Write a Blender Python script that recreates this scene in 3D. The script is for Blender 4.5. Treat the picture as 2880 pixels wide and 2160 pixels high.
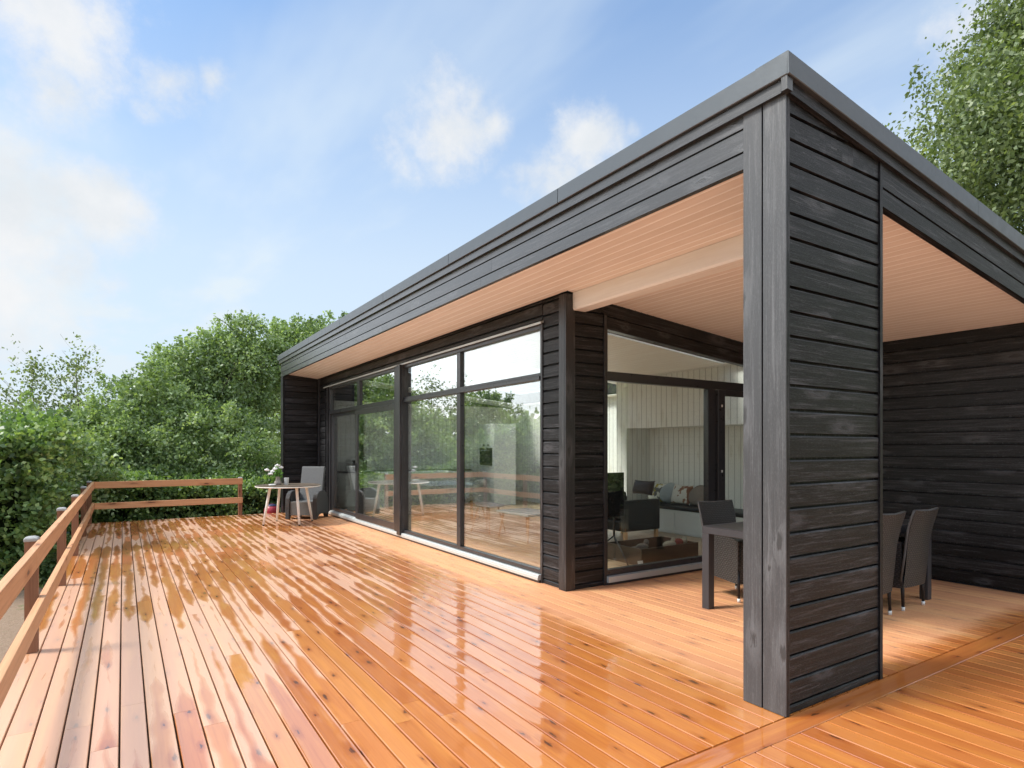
import bpy, bmesh, math, random
import numpy as np
from mathutils import Vector, Matrix
R = math.radians
for o in list(bpy.data.objects):
    bpy.data.objects.remove(o)
S = bpy.context.scene
C = S.collection
# ------------------------------------------------------------------ camera
cam_d = bpy.data.cameras.new("camera")
cam = bpy.data.objects.new("camera", cam_d)
C.objects.link(cam)
cam_d.sensor_width = 36.0
cam_d.lens = 36.0 * 1700 / 2880
cam_d.shift_y = 180 / 2880
cam_d.clip_start = 0.05
cam_d.clip_end = 2000
cam.location = (0, 0, 1.45)
cam.rotation_euler = (R(90), 0, -R(32.739))
S.camera = cam
# ------------------------------------------------------------------ light, sky, exposure
S.view_settings.view_transform = 'Standard'
S.view_settings.look = 'None'
S.view_settings.exposure = 1.6
S.view_settings.gamma = 1.0
S.cycles.max_bounces = 10
S.cycles.transparent_max_bounces = 16
S.cycles.sample_clamp_indirect = 6.0
SUN_EL, SUN_AZ = R(50), R(-70)          # azimuth measured from +Y towards +X
sun_d = bpy.data.lights.new("sun", 'SUN')
sun_d.energy = 1.5
sun_d.angle = R(14)
sun_d.color = (1.0, 0.95, 0.88)
sun = bpy.data.objects.new("sun", sun_d)
C.objects.link(sun)
sdir = Vector((math.sin(SUN_AZ) * math.cos(SUN_EL), math.cos(SUN_AZ) * math.cos(SUN_EL), math.sin(SUN_EL)))
sun.rotation_euler = (-sdir).to_track_quat('-Z', 'Y').to_euler()
sun.location = sdir * 40

W = bpy.data.worlds.new("World")
S.world = W
W.use_nodes = True


class NT:
    """small helper for building node trees"""
    def __init__(self, tree):
        self.t = tree
        self.n = tree.nodes
        self.l = tree.links

    def new(self, kind, **kw):
        nd = self.n.new(kind)
        for k, v in kw.items():
            setattr(nd, k, v)
        return nd

    def link(self, a, b):
        self.l.new(a, b)

    def put(self, sock, v):
        if isinstance(v, bpy.types.NodeSocket):
            self.l.new(v, sock)
        elif v is not None:
            if sock.type == 'RGBA' and not hasattr(v, '__len__'):
                v = (v, v, v, 1)
            if sock.type == 'RGBA' and len(v) == 3:
                v = (*v, 1)
            sock.default_value = v

    def math(self, op, a, b=None, c=None, clamp=False):
        nd = self.new('ShaderNodeMath', operation=op, use_clamp=clamp)
        self.put(nd.inputs[0], a)
        self.put(nd.inputs[1], b)
        self.put(nd.inputs[2], c)
        return nd.outputs[0]

    def vmath(self, op, a, b=None, scale=None):
        nd = self.new('ShaderNodeVectorMath', operation=op)
        self.put(nd.inputs[0], a)
        self.put(nd.inputs[1], b)
        if scale is not None:
            self.put(nd.inputs[3], scale)
        return nd.outputs[1] if op in ('DISTANCE', 'LENGTH', 'DOT_PRODUCT') else nd.outputs[0]

    def mix(self, f, a, b, blend='MIX'):
        nd = self.new('ShaderNodeMix', data_type='RGBA', blend_type=blend)
        self.put(nd.inputs[0], f)
        self.put(nd.inputs[6], a)
        self.put(nd.inputs[7], b)
        return nd.outputs[2]

    def mixf(self, f, a, b):
        nd = self.new('ShaderNodeMix', data_type='FLOAT')
        self.put(nd.inputs[0], f)
        self.put(nd.inputs[2], a)
        self.put(nd.inputs[3], b)
        return nd.outputs[0]

    def step(self, x, lo, hi, a=0.0, b=1.0):
        nd = self.new('ShaderNodeMapRange', interpolation_type='SMOOTHSTEP')
        self.put(nd.inputs[0], x)
        self.put(nd.inputs[1], lo)
        self.put(nd.inputs[2], hi)
        self.put(nd.inputs[3], a)
        self.put(nd.inputs[4], b)
        return nd.outputs[0]

    def ramp(self, f, stops):
        nd = self.new('ShaderNodeValToRGB')
        el = nd.color_ramp.elements
        while len(el) < len(stops):
            el.new(0.5)
        for e, (p, c) in zip(el, stops):
            e.position = p
            e.color = (*c, 1) if len(c) == 3 else c
        self.put(nd.inputs[0], f)
        return nd.outputs[0]

    def noise(self, vec, scale, detail=3, rough=0.55, out=0, dist=0.0):
        nd = self.new('ShaderNodeTexNoise')
        self.put(nd.inputs['Vector'], vec)
        nd.inputs['Scale'].default_value = scale
        nd.inputs['Detail'].default_value = detail
        nd.inputs['Roughness'].default_value = rough
        nd.inputs['Distortion'].default_value = dist
        return nd.outputs[out]

    def scale(self, vec, s, off=(0, 0, 0)):
        nd = self.new('ShaderNodeMapping')
        self.put(nd.inputs[0], vec)
        nd.inputs['Scale'].default_value = s
        nd.inputs['Location'].default_value = off
        return nd.outputs[0]

    def xyz(self, vec):
        nd = self.new('ShaderNodeSeparateXYZ')
        self.put(nd.inputs[0], vec)
        return nd.outputs

    def comb(self, x, y, z):
        nd = self.new('ShaderNodeCombineXYZ')
        self.put(nd.inputs[0], x)
        self.put(nd.inputs[1], y)
        self.put(nd.inputs[2], z)
        return nd.outputs[0]


def sky_dir(u, v):
    """world direction of a patch of sky seen from the terrace"""
    a = math.atan2(1093, 1700)
    r, w = (u - 1440) / 1700, (1260 - v) / 1700
    d = Vector((math.sin(a) + math.cos(a) * r, math.cos(a) - math.sin(a) * r, w))
    return tuple(d.normalized())


def build_world():
    W.node_tree.nodes.clear()
    n = NT(W.node_tree)
    out = n.new('ShaderNodeOutputWorld')
    bg = n.new('ShaderNodeBackground')
    n.link(bg.outputs[0], out.inputs[0])
    sky = n.new('ShaderNodeTexSky', sky_type='NISHITA')
    sky.sun_disc = False
    sky.sun_elevation = SUN_EL
    sky.sun_rotation = SUN_AZ
    sky.air_density = 1.0
    sky.dust_density = 1.2
    sky.ozone_density = 1.5
    co = n.new('ShaderNodeTexCoord').outputs['Generated']
    d = n.vmath('NORMALIZE', co)
    z = n.xyz(d)[2]
    # everything below is written as the radiance the background gives at strength 0.1
    K = 10.0
    # thin veil of haze: strong at the horizon, thinner higher up
    haze = n.ramp(n.math('MAXIMUM', z, 0.0), [(0.0, (.97, .97, .97)), (.12, (.90, .90, .90)), (.28, (.78, .78, .78)), (.44, (.50, .50, .50)), (.58, (.27, .27, .27)), (1.0, (.15, .15, .15))])
    # faint streaks of cirrus
    zz = n.math('MAXIMUM', z, 0.08)
    xs = n.xyz(d)
    pl = n.comb(n.math('DIVIDE', xs[0], zz), n.math('DIVIDE', xs[1], zz), 0.0)
    st = n.noise(n.scale(pl, (.9, .28, 1), (3.1, 1.7, 0)), 1.3, 5, .55)
    cir = n.step(st, .45, .72, 0, .34)
    veil = n.math('ADD', haze, cir, clamp=True)
    col = n.mix(veil, n.mix(1.0, sky.outputs[0], (.32, .60, .80), 'MULTIPLY'), (.258 * K, .293 * K, .322 * K))
    # fair weather clouds, each a cluster of lumps
    w1 = n.vmath('SUBTRACT', n.noise(d, 4.5, 4, .6, 1), (.5, .5, .5))
    wd = n.vmath('ADD', d, n.vmath('SCALE', w1, None, .10))
    fluff = n.math('MULTIPLY', n.math('SUBTRACT', n.noise(d, 8.5, 9, .64), .5), 2.1)
    lumps = [((170, 60), .11, 1.05), ((110, 190), .075, 1.0), ((270, 60), .08, .9), ((470, 230), .05, .95), ((410, 300), .035, .8), ((590, 225), .045, .7),
             ((40, 600), .08, 1.05), ((280, 590), .07, 1.05), ((120, 700), .08, .9), ((300, 790), .09, .5), ((40, 850), .12, .7), ((420, 820), .09, .3),
             ((1240, 370), .075, .9), ((1130, 460), .06, .7), ((1390, 350), .055, .5), ((1640, 420), .08, .9), ((1560, 500), .07, .8), ((1760, 340), .06, .45),
             ((2800, 10), .12, .75), ((2650, 20), .06, .35), ((2420, 330), .06, .25)]
    tot = None
    for (p, r, a) in lumps:
        f = n.math('SUBTRACT', a, n.math('DIVIDE', n.vmath('DISTANCE', wd, sky_dir(*p)), r * 1.25))
        tot = f if tot is None else n.math('MAXIMUM', tot, f)
    tot = n.math('MULTIPLY', n.step(n.math('ADD', tot, fluff), .02, .86), n.step(tot, -.75, -.1, 0, 1))
    tot = n.math('MULTIPLY', tot, .95)
    # clouds elsewhere on the dome (behind and above the viewer)
    cn = n.noise(n.scale(pl, (.42, .42, 1), (7.7, 2.2, 0)), 1.0, 7, .58)
    dome = n.step(cn, .44, .58, 0, .95)
    away = n.math('MAXIMUM', n.step(z, .60, .72), n.step(n.vmath('DOT_PRODUCT', d, (math.sin(R(30)), math.cos(R(30)), 0)), .45, .25))
    tot = n.math('MAXIMUM', tot, n.math('MULTIPLY', dome, away))
    bank = n.step(n.vmath('DOT_PRODUCT', d, (math.sin(R(-48)), math.cos(R(-48)), 0)), .80, .90, 0, .9)
    tot = n.math('MAXIMUM', tot, n.math('MULTIPLY', bank, n.step(n.noise(d, 4.0, 6, .6), .25, .6, .45, 1)))
    tex = n.noise(d, 9, 6, .6)
    cc = n.mix(n.step(tex, .3, .7), (.262 * K, .275 * K, .288 * K), (.304 * K, .307 * K, .311 * K))
    over = n.step(z, .58, .85, 1.0, 6.1)          # unseen cloud overhead, added and brightened for more top light
    left = n.step(n.vmath('DOT_PRODUCT', d, (math.sin(R(-48)), math.cos(R(-48)), 0)), .80, .92, 0, 1.6)
    over = n.math('ADD', over, left)
    cc = n.vmath('SCALE', cc, None, over)
    col = n.mix(tot, col, cc)
    n.link(col, bg.inputs[0])
    bg.inputs[1].default_value = 0.1


build_world()


# ------------------------------------------------------------------ materials
def new_mat(name):
    m = bpy.data.materials.new(name)
    m.use_nodes = True
    m.node_tree.nodes.clear()
    n = NT(m.node_tree)
    out = n.new('ShaderNodeOutputMaterial')
    return m, n, out


def princ(n, out, color, rough=.5, spec=.5, metal=0.0, normal=None, **kw):
    p = n.new('ShaderNodeBsdfPrincipled')
    n.put(p.inputs['Base Color'], color)
    n.put(p.inputs['Roughness'], rough)
    n.put(p.inputs['Specular IOR Level'], spec)
    n.put(p.inputs['Metallic'], metal)
    if normal is not None:
        n.link(normal, p.inputs['Normal'])
    for k, v in kw.items():
        n.put(p.inputs[k], v)
    n.link(p.outputs[0], out.inputs[0])
    return p


def bump(n, h, strength=1.0, dist=1.0, normal=None):
    b = n.new('ShaderNodeBump')
    b.inputs['Strength'].default_value = strength
    b.inputs['Distance'].default_value = dist
    n.link(h, b.inputs['Height'])
    if normal is not None:
        n.link(normal, b.inputs['Normal'])
    return b.outputs[0]


def uvnode(n, name='UVMap'):
    nd = n.new('ShaderNodeUVMap')
    nd.uv_map = name
    return nd.outputs[0]


def attr(n, name='rnd'):
    nd = n.new('ShaderNodeAttribute')
    nd.attribute_name = name
    return nd.outputs['Fac']


def plain(name, color, rough=.5, spec=.5, metal=0.0, var=.12, scale=14, bmp=.0006):
    m, n, out = new_mat(name)
    co = n.new('ShaderNodeTexCoord').outputs['Object']
    f = n.noise(co, scale, 5, .6)
    c = n.mix(f, tuple(x * (1 - var) for x in color), tuple(min(1, x * (1 + var)) for x in color))
    rr = n.mixf(n.noise(co, scale * 2.3, 3), max(0, rough - .08), min(1, rough + .08))
    princ(n, out, c, rr, spec, metal, bump(n, n.math('MULTIPLY', n.noise(co, scale * 6, 3), bmp)))
    return m


def knot_field(n, uv, su, sv, r0, r1, keep=.55):
    """soft discs scattered along a board; returns (mask, halo)"""
    v = n.new('ShaderNodeTexVoronoi')
    v.voronoi_dimensions = '2D'
    v.inputs['Scale'].default_value = 1.0
    v.inputs['Randomness'].default_value = 1.0
    w = n.vmath('ADD', n.scale(uv, (su, sv, 1)), n.vmath('SCALE', n.vmath('SUBTRACT', n.noise(n.scale(uv, (14, 60, 1)), 1.0, 3, .6, 1), (.5, .5, .5)), None, .26))
    n.link(w, v.inputs['Vector'])
    k = n.step(n.xyz(v.outputs['Color'])[0], keep, keep + .02)
    size = n.math('ADD', n.math('MULTIPLY', n.xyz(v.outputs['Color'])[1], .75), .5)
    d = n.math('DIVIDE', v.outputs['Distance'], size)
    mask = n.math('MULTIPLY', n.step(d, r1, r0), k)
    halo = n.math('MULTIPLY', n.step(d, r1 * 3.2, r1), k)
    return mask, halo, d


def mat_black_wood(name, base=(.0036, .0036, .0041), light=(.118, .120, .128), rough=.5, coat=.14, cior=1.5, spec=.32):
    m, n, out = new_mat(name)
    uv = uvnode(n)
    rnd = attr(n)
    g = n.noise(n.scale(uv, (2.2, 46, 1)), 1.0, 6, .62, dist=.35)
    fine = n.noise(n.scale(uv, (9, 320, 1)), 1.0, 4, .65)
    patch = n.noise(n.scale(uv, (1.6, 7, 1)), 1.0, 5, .6)
    mask, halo, d = knot_field(n, uv, 1.7, 4.6, .04, .10, .55)
    scr = n.noise(n.scale(uv, (5, 26, 1)), 1.0, 6, .75)
    streak = n.noise(n.scale(uv, (3.5, 120, 1)), 1.0, 5, .7, dist=.8)
    f = n.math('MULTIPLY', n.step(g, .40, .75), .22)
    f = n.math('ADD', f, n.math('MULTIPLY', n.step(streak, .50, .74), n.step(patch, .38, .66, .12, .8)))
    f = n.math('ADD', f, n.math('MULTIPLY', n.step(scr, .60, .78), .7))
    grit = n.noise(n.scale(uv, (45, 300, 1)), 1.0, 3, .7)
    f = n.math('ADD', f, n.step(grit, .50, .70, -.08, .26))
    band = n.noise(n.scale(uv, (1.4, 30, 1), (5, 9, 0)), 1.0, 7, .72, dist=.6)
    f = n.math('ADD', f, n.math('MULTIPLY', n.step(band, .50, .70), .42))
    f = n.math('ADD', f, n.math('MULTIPLY', n.math('SUBTRACT', rnd, .5), .22), clamp=True)
    col = n.mix(f, base, light)
    col = n.mix(n.math('MULTIPLY', halo, .35), col, light)
    col = n.mix(n.math('MULTIPLY', mask, .7), col, (.012, .012, .012))
    hgt = n.math('ADD', n.math('MULTIPLY', g, .0016), n.math('MULTIPLY', streak, .0013))
    hgt = n.math('ADD', hgt, n.math('MULTIPLY', n.math('SINE', n.math('MULTIPLY', d, 60)), n.math('MULTIPLY', halo, .0004)))
    rr = n.mixf(patch, rough - .10, rough + .16)
    p = princ(n, out, col, rr, spec, 0, bump(n, hgt, 1.0))
    p.inputs['Coat Weight'].default_value = coat
    p.inputs['Coat Roughness'].default_value = .27
    p.inputs['Coat IOR'].default_value = cior
    n.link(bump(n, hgt, .5), p.inputs['Coat Normal'])
    return m


def mat_wood(name, tones, rough=.5, spec=.4, grain=.35, knots=True, bmp=.0005, ku=2.4, kv=9):
    """planed timber with grain, knots and a tone per board"""
    m, n, out = new_mat(name)
    uv = uvnode(n)
    rnd = attr(n)
    c = n.ramp(rnd, [(i / (len(tones) - 1), t) for i, t in enumerate(tones)])
    g = n.noise(n.scale(uv, (1.6, 55, 1)), 1.0, 5, .6, dist=.5)
    big = n.noise(n.scale(uv, (1.1, 9, 1)), 1.0, 4, .6)
    c = n.mix(n.math('MULTIPLY', n.step(g, .35, .75), grain), c, n.mix(1.0, c, (.55, .45, .38), 'MULTIPLY'))
    c = n.mix(n.math('MULTIPLY', n.step(big, .4, .7), .3), c, n.mix(1.0, c, (1.2, 1.25, 1.3), 'MULTIPLY'))
    if knots:
        mask, halo, d = knot_field(n, uv, ku, kv, .06, .12, .5)
        c = n.mix(n.math('MULTIPLY', halo, .5), c, n.mix(1.0, c, (.62, .45, .36), 'MULTIPLY'))
        c = n.mix(n.math('MULTIPLY', mask, .85), c, (.09, .035, .02))
    princ(n, out, c, rough, spec, 0, bump(n, n.math('MULTIPLY', g, bmp)))
    return m


def mat_deck():
    """oiled larch boards, rain-wet outside the drip line of the roof"""
    m, n, out = new_mat("deck_boards_wet")
    uv = uvnode(n)
    ac = n.xyz(uvnode(n, 'Across'))
    across, rnd = ac[0], ac[1]
    pos = n.xyz(n.new('ShaderNodeNewGeometry').outputs['Position'])
    P = n.new('ShaderNodeNewGeometry').outputs['Position']
    c = n.ramp(rnd, [(0, (.48, .18, .056)), (.2, (.56, .225, .072)), (.4, (.65, .30, .105)), (.6, (.52, .195, .062)), (.8, (.68, .345, .13)), (1, (.58, .23, .078))])
    g = n.noise(n.scale(uv, (1.3, 60, 1)), 1.0, 5, .6, dist=.6)
    big = n.noise(n.scale(uv, (.9, 11, 1)), 1.0, 5, .65)
    c = n.mix(n.math('MULTIPLY', n.step(g, .4, .72), .34), c, n.mix(1.0, c, (.66, .48, .36), 'MULTIPLY'))
    c = n.mix(n.step(big, .45, .72, 0, .5), c, (.78, .40, .11))
    mask, halo, d = knot_field(n, uv, 2.3, 8.0, .035, .10, .42)
    c = n.mix(n.math('MULTIPLY', halo, .55), c, n.mix(1.0, c, (.62, .42, .30), 'MULTIPLY'))
    c = n.mix(n.math('MULTIPLY', mask, .9), c, (.075, .028, .014))
    # where the rain reaches
    wob = n.math('MULTIPLY', n.math('SUBTRACT', n.noise(P, 2.6, 4, .6), .5), .42)
    inx = n.step(n.math('ADD', pos[0], wob), 2.98, 3.26)
    iny = n.step(n.math('ADD', pos[1], wob), 1.94, 2.22)
    dry = n.math('MULTIPLY', n.math('MULTIPLY', inx, iny), n.step(pos[1], 14.3, 14.15))
    wet = n.math('SUBTRACT', 1.0, dry)
    # standing film versus merely damp patches
    sx = n.math('SUBTRACT', n.math('MULTIPLY', across, 2), 1)
    edge = n.math('POWER', n.math('ABSOLUTE', sx), 2.0)
    # each board is slightly dished: water stands along its middle and leaves the rims and some crossings merely damp
    wide = n.noise(n.scale(uv, (.75, .02, 1)), 1.0, 3, .55)
    side = n.noise(n.scale(uv, (.9, .02, 1), (31, 7, 0)), 1.0, 3, .6)
    ragged = n.math('MULTIPLY', n.math('SUBTRACT', n.noise(n.scale(uv, (6, 30, 1)), 1.0, 4, .6), .5), .42)
    region = n.step(n.math('ADD', pos[1], n.math('MULTIPLY', pos[0], -.6)), 1.2, 5.2, 2.0, 0.0)
    half = n.math('ADD', n.math('MULTIPLY', n.math('SUBTRACT', wide, .36), 3.6), region)
    near_glare = n.math('MULTIPLY', n.step(pos[0], 1.5, .1), n.step(pos[1], 7.0, 4.3))      # sky glare at the near left, painted as paler boards
    half = n.math('SUBTRACT', half, n.math('MULTIPLY', near_glare, 1.25))
    half = n.math('ADD', half, n.math('MULTIPLY', n.math('SUBTRACT', rnd, .45), .75))
    half = n.math('ADD', half, n.math('MULTIPLY', n.math('SUBTRACT', n.noise(P, .75, 3, .5), .5), 3.2))
    off = n.math('MULTIPLY', n.math('SUBTRACT', side, .5), 2.2)
    dd = n.math('ADD', n.math('ABSOLUTE', n.math('ADD', sx, off)), ragged)
    damp_glare = n.math('MULTIPLY', n.step(n.math('SUBTRACT', dd, half), -.20, .50), wet)
    pale = n.mix(.66, c, (.74, .53, .40))
    soaked = n.mix(wet, c, n.mix(1.0, c, (.90, .71, .48), 'MULTIPLY'))
    c2 = n.mix(n.math('MULTIPLY', damp_glare, .78), soaked, pale)
    c2 = n.mix(n.math('MULTIPLY', dry, .62), c2, n.mix(.6, c, (.68, .40, .26)))
    film = n.math('MULTIPLY', n.math('SUBTRACT', 1.0, n.math('MULTIPLY', damp_glare, .5)), wet)
    crough = n.mixf(damp_glare, .04, .32)
    rr = n.mixf(dry, .42, .58)
    # cupped boards and the ripple of the film
    rs = n.math('ADD', n.math('MULTIPLY', n.math('SINE', n.math('MULTIPLY', rnd, 41.0)), .6), .75)
    cup = n.math('MULTIPLY', n.math('POWER', edge, 3.0), n.math('MULTIPLY', rs, -.0011))
    rip = n.math('MULTIPLY', n.noise(n.scale(uv, (2.2, 9, 1)), 1.0, 2, .5), .0010)
    hgt = n.math('ADD', cup, rip)
    drops = n.math('MULTIPLY', n.noise(P, 95, 2, .5), n.math('MULTIPLY', n.step(n.noise(P, 1.1, 3), .54, .66), .0004))
    hgt = n.math('ADD', hgt, drops)
    nb = bump(n, n.math('ADD', hgt, n.math('MULTIPLY', g, .0004)))
    nc = bump(n, hgt)
    p = princ(n, out, c2, rr, .35, 0, nb)
    n.put(p.inputs['Coat Weight'], film)
    n.put(p.inputs['Coat Roughness'], crough)
    p.inputs['Coat IOR'].default_value = 2.4
    n.link(nc, p.inputs['Coat Normal'])
    return m


def mat_glass(name, power, amount):
    m, n, out = new_mat(name)
    lw = n.new('ShaderNodeLayerWeight')
    lw.inputs['Blend'].default_value = .5
    f = lw.outputs['Facing']
    f5 = n.math('POWER', f, power)
    fac = n.math('ADD', .05, n.math('MULTIPLY', f5, amount), clamp=True)
    tr = n.new('ShaderNodeBsdfTransparent')
    tr.inputs[0].default_value = (.945, .966, .945, 1)
    gl = n.new('ShaderNodeBsdfGlossy')
    gl.inputs['Roughness'].default_value = 0.0
    gl.inputs['Color'].default_value = (.95, .97, .96, 1)
    co = n.new('ShaderNodeTexCoord').outputs['Object']
    n.link(bump(n, n.math('MULTIPLY', n.noise(co, 1.1, 1), .0010)), gl.inputs['Normal'])
    mx = n.new('ShaderNodeMixShader')
    n.link(fac, mx.inputs[0])
    n.link(tr.outputs[0], mx.inputs[1])
    n.link(gl.outputs[0], mx.inputs[2])
    n.link(mx.outputs[0], out.inputs[0])
    return m


def mat_leaf(name, stops, transl=.35, rough=.42):
    m, n, out = new_mat(name)
    c = n.ramp(attr(n), stops)
    p = n.new('ShaderNodeBsdfPrincipled')
    n.put(p.inputs['Base Color'], c)
    p.inputs['Roughness'].default_value = rough
    p.inputs['Specular IOR Level'].default_value = .45
    t = n.new('ShaderNodeBsdfTranslucent')
    n.link(n.mix(1.0, c, (1.5, 1.6, .6), 'MULTIPLY'), t.inputs[0])
    mx = n.new('ShaderNodeMixShader')
    mx.inputs[0].default_value = transl
    n.link(p.outputs[0], mx.inputs[1])
    n.link(t.outputs[0], mx.inputs[2])
    n.link(mx.outputs[0], out.inputs[0])
    return m


def mat_weave(name, dark, light, s=90.0, rough=.38, ratio=2.0):
    m, n, out = new_mat(name)
    uv = n.xyz(uvnode(n))
    a = n.math('MULTIPLY', uv[0], s)
    b = n.math('MULTIPLY', uv[1], s * ratio)
    row = n.math('MULTIPLY', n.math('MODULO', n.math('FLOOR', n.math('ADD', b, 400.0)), 2.0), .5)
    fa = n.math('ABSOLUTE', n.math('SINE', n.math('MULTIPLY', n.math('ADD', a, row), math.pi)))
    fb = n.math('ABSOLUTE', n.math('SINE', n.math('MULTIPLY', b, math.pi)))
    h = n.math('MULTIPLY', n.math('POWER', fa, .6), n.math('POWER', fb, .6))
    co = n.new('ShaderNodeTexCoord').outputs['Object']
    v = n.noise(co, 30, 3)
    c = n.mix(n.math('MULTIPLY', h, n.mixf(v, .5, 1.0)), dark, light)
    princ(n, out, c, rough, .5, 0, bump(n, n.math('MULTIPLY', h, .003)))
    return m


def mat_ground():
    m, n, out = new_mat("bare_earth")
    P = n.new('ShaderNodeNewGeometry').outputs['Position']
    a = n.noise(P, .5, 5, .6)
    b = n.noise(P, 22, 5, .7)
    c = n.mix(b, (.19, .125, .08), (.42, .32, .235))
    c = n.mix(n.step(n.noise(P, 1.4, 6, .7), .56, .66, 0, .8), c, (.085, .15, .035))
    peb = n.new('ShaderNodeTexVoronoi')
    peb.inputs['Scale'].default_value = 38
    n.link(P, peb.inputs['Vector'])
    c = n.mix(n.step(peb.outputs['Distance'], .28, .15, 0, .45), c, (.42, .38, .34))
    c = n.mix(n.math('MULTIPLY', a, .3), c, (.14, .10, .06))
    princ(n, out, c, .9, .2, 0, bump(n, n.math('MULTIPLY', b, .02)))
    return m


def mat_panel(name, col=(.93, .93, .89), pitch=.115):
    """painted tongue-and-groove panelling, boards run upwards"""
    m, n, out = new_mat(name)
    uv = uvnode(n)
    x = n.xyz(uv)
    t = n.math('FRACT', n.math('DIVIDE', n.math('ADD', x[1], 50.0), pitch))
    gr = n.math('MINIMUM', t, n.math('SUBTRACT', 1.0, t))
    line = n.step(gr, .055, .02)
    g = n.noise(n.scale(uv, (1.6, 30, 1)), 1.0, 5, .6)
    c = n.mix(n.step(g, .35, .8, 0, .25), col, tuple(k * .82 for k in col))
    mask, halo, d = knot_field(n, uv, 2.0, 8, .05, .12, .6)
    c = n.mix(n.math('MULTIPLY', halo, .3), c, (.60, .54, .44))
    c = n.mix(n.math('MULTIPLY', line, .7), c, (.22, .22, .20))
    princ(n, out, c, .55, .35, 0, bump(n, n.math('MULTIPLY', line, -.004)))
    return m


def mat_patches(name, cols, scale=7):
    """printed fabric with irregular flecks"""
    m, n, out = new_mat(name)
    co = n.new('ShaderNodeTexCoord').outputs['Object']
    v = n.noise(co, scale, 3, .5, 1)
    x = n.xyz(v)
    c = n.mix(n.step(x[0], .52, .56), cols[0], cols[1])
    c = n.mix(n.step(x[1], .57, .60), c, cols[2])
    princ(n, out, c, .85, .2, 0, bump(n, n.math('MULTIPLY', n.noise(co, 180, 2), .001)))
    return m


M = {}
M['black'] = mat_black_wood("black_stained_cladding")
M['trim'] = mat_black_wood("black_stained_trim", (.016, .016, .018), (.11, .112, .118), .40, .3, 1.5, .5)
M['skylit_trim'] = mat_black_wood("skylit_black_trim", (.048, .050, .053), (.165, .17, .176), .42, .35, 1.5, .5)  # black boards in a lighter tone, sky light on their outer face painted in
M['deck'] = mat_deck()
M['glass'] = mat_glass("clear_window_glass", 3.0, .95)
M['coated'] = mat_glass("sun_control_glass", 1.6, .95)
M['rail'] = mat_wood("oiled_railing_timber", [(.56, .285, .135), (.64, .35, .18), (.60, .315, .155)], .5, .4, .4, bmp=.0008, ku=1.6, kv=7)
M['post'] = mat_wood("oiled_post_timber", [(.24, .112, .062), (.29, .14, .078)], .55, .35, .5, bmp=.0008)
M['ceiling'] = mat_wood("lime_washed_ceiling_boards", [(.84, .76, .665), (.87, .79, .70), (.88, .80, .71), (.86, .78, .685), (.87, .79, .70), (.98, .95, .90)], .55, .3, .10, knots=False)  # last tone is the light painted along the board bevels
M['beam'] = mat_wood("pale_beam_timber", [(.90, .88, .82), (.92, .90, .84)], .55, .3, .08, knots=False)
M['zinc'] = plain("grey_metal_capping", (.082, .095, .105), .38, .7, .35, .10, 5)
M['wetblack'] = mat_black_wood("rain_wet_black_fascia", (.010, .0105, .0115), (.10, .102, .107), .36, .75, 1.55, .5)
M['frame'] = plain("black_window_frame", (.036, .036, .039), .30, .6, 0, .15, 9)
M['alu'] = plain("bare_aluminium_sill", (.62, .66, .65), .40, .5, .35, .06, 6)
M['roof'] = plain("roof_felt", (.05, .05, .05), .9, .2)
M['panel'] = mat_panel("white_panel_boards")
M['white'] = plain("white_lacquer", (.78, .80, .78), .35, .5, 0, .04, 3)
M['floorwood'] = mat_wood("pale_oak_floor", [(.40, .30, .20), (.46, .35, .24), (.43, .32, .215)], .42, .4, .25)
M['oak'] = mat_wood("oak_leg", [(.56, .33, .17), (.60, .37, .20)], .45, .4, .25, knots=False)
M['leather'] = plain("black_leather", (.012, .012, .013), .38, .5, 0, .3, 20, .002)
M['blackmetal'] = plain("black_metal", (.018, .018, .02), .35, .5, .2)
M['screen'] = plain("dark_screen_back", (.010, .011, .014), .25, .5)
M['cream'] = plain("cream_painted_metal", (.86, .85, .78), .35, .5, 0, .05, 8)
M['rubber'] = plain("dark_rubber", (.02, .02, .02), .7, .3)
M['whiteplastic'] = plain("white_plastic", (.82, .82, .78), .45, .5, 0, .03)
M['capgrey'] = plain("grey_white_post_cap", (.34, .335, .32), .5, .4, 0, .25, 30)
M['weave'] = mat_weave("dark_rattan_weave", (.003, .003, .003), (.11, .108, .105), 30, .36, 1.8)
M['weave_back'] = mat_weave("grey_wicker_weave", (.05, .052, .053), (.21, .22, .22), 60, .5, 1.2)
M['weave_arm'] = mat_weave("charcoal_wicker_weave", (.018, .018, .019), (.085, .087, .09), 70, .5, 1.5)
M['strap'] = plain("grey_woven_edge", (.11, .11, .107), .5, .4, 0, .3, 120, .002)
M['tablemetal'] = plain("anthracite_table_frame", (.055, .055, .061), .42, .5, .2, .1, 10)
M['tabletop'] = mat_wood("grey_brown_slat_top", [(.11, .085, .062), (.17, .13, .09)], .5, .4, .5, knots=False)
M['darktop'] = plain("dark_table_top", (.03, .028, .027), .45, .5)
M['ceramic'] = plain("white_glazed_ceramic", (.82, .81, .77), .2, .5, 0, .04)
M['stone'] = plain("grey_stoneware", (.42, .36, .31), .6, .3, 0, .2)
M['petal'] = plain("white_petal", (.84, .82, .80), .7, .2, 0, .1, 60)
M['soil'] = mat_ground()
M['bark'] = plain("grey_brown_bark", (.085, .068, .05), .9, .2, 0, .5, 18, .01)
M['birchbark'] = plain("pale_birch_bark", (.30, .27, .23), .8, .2, 0, .6, 14, .006)
M['darkleaf'] = plain("dark_twigs", (.020, .030, .012), .9, .1, 0, .5, 8)  # dark core inside the hedges, stops the view through them
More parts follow.
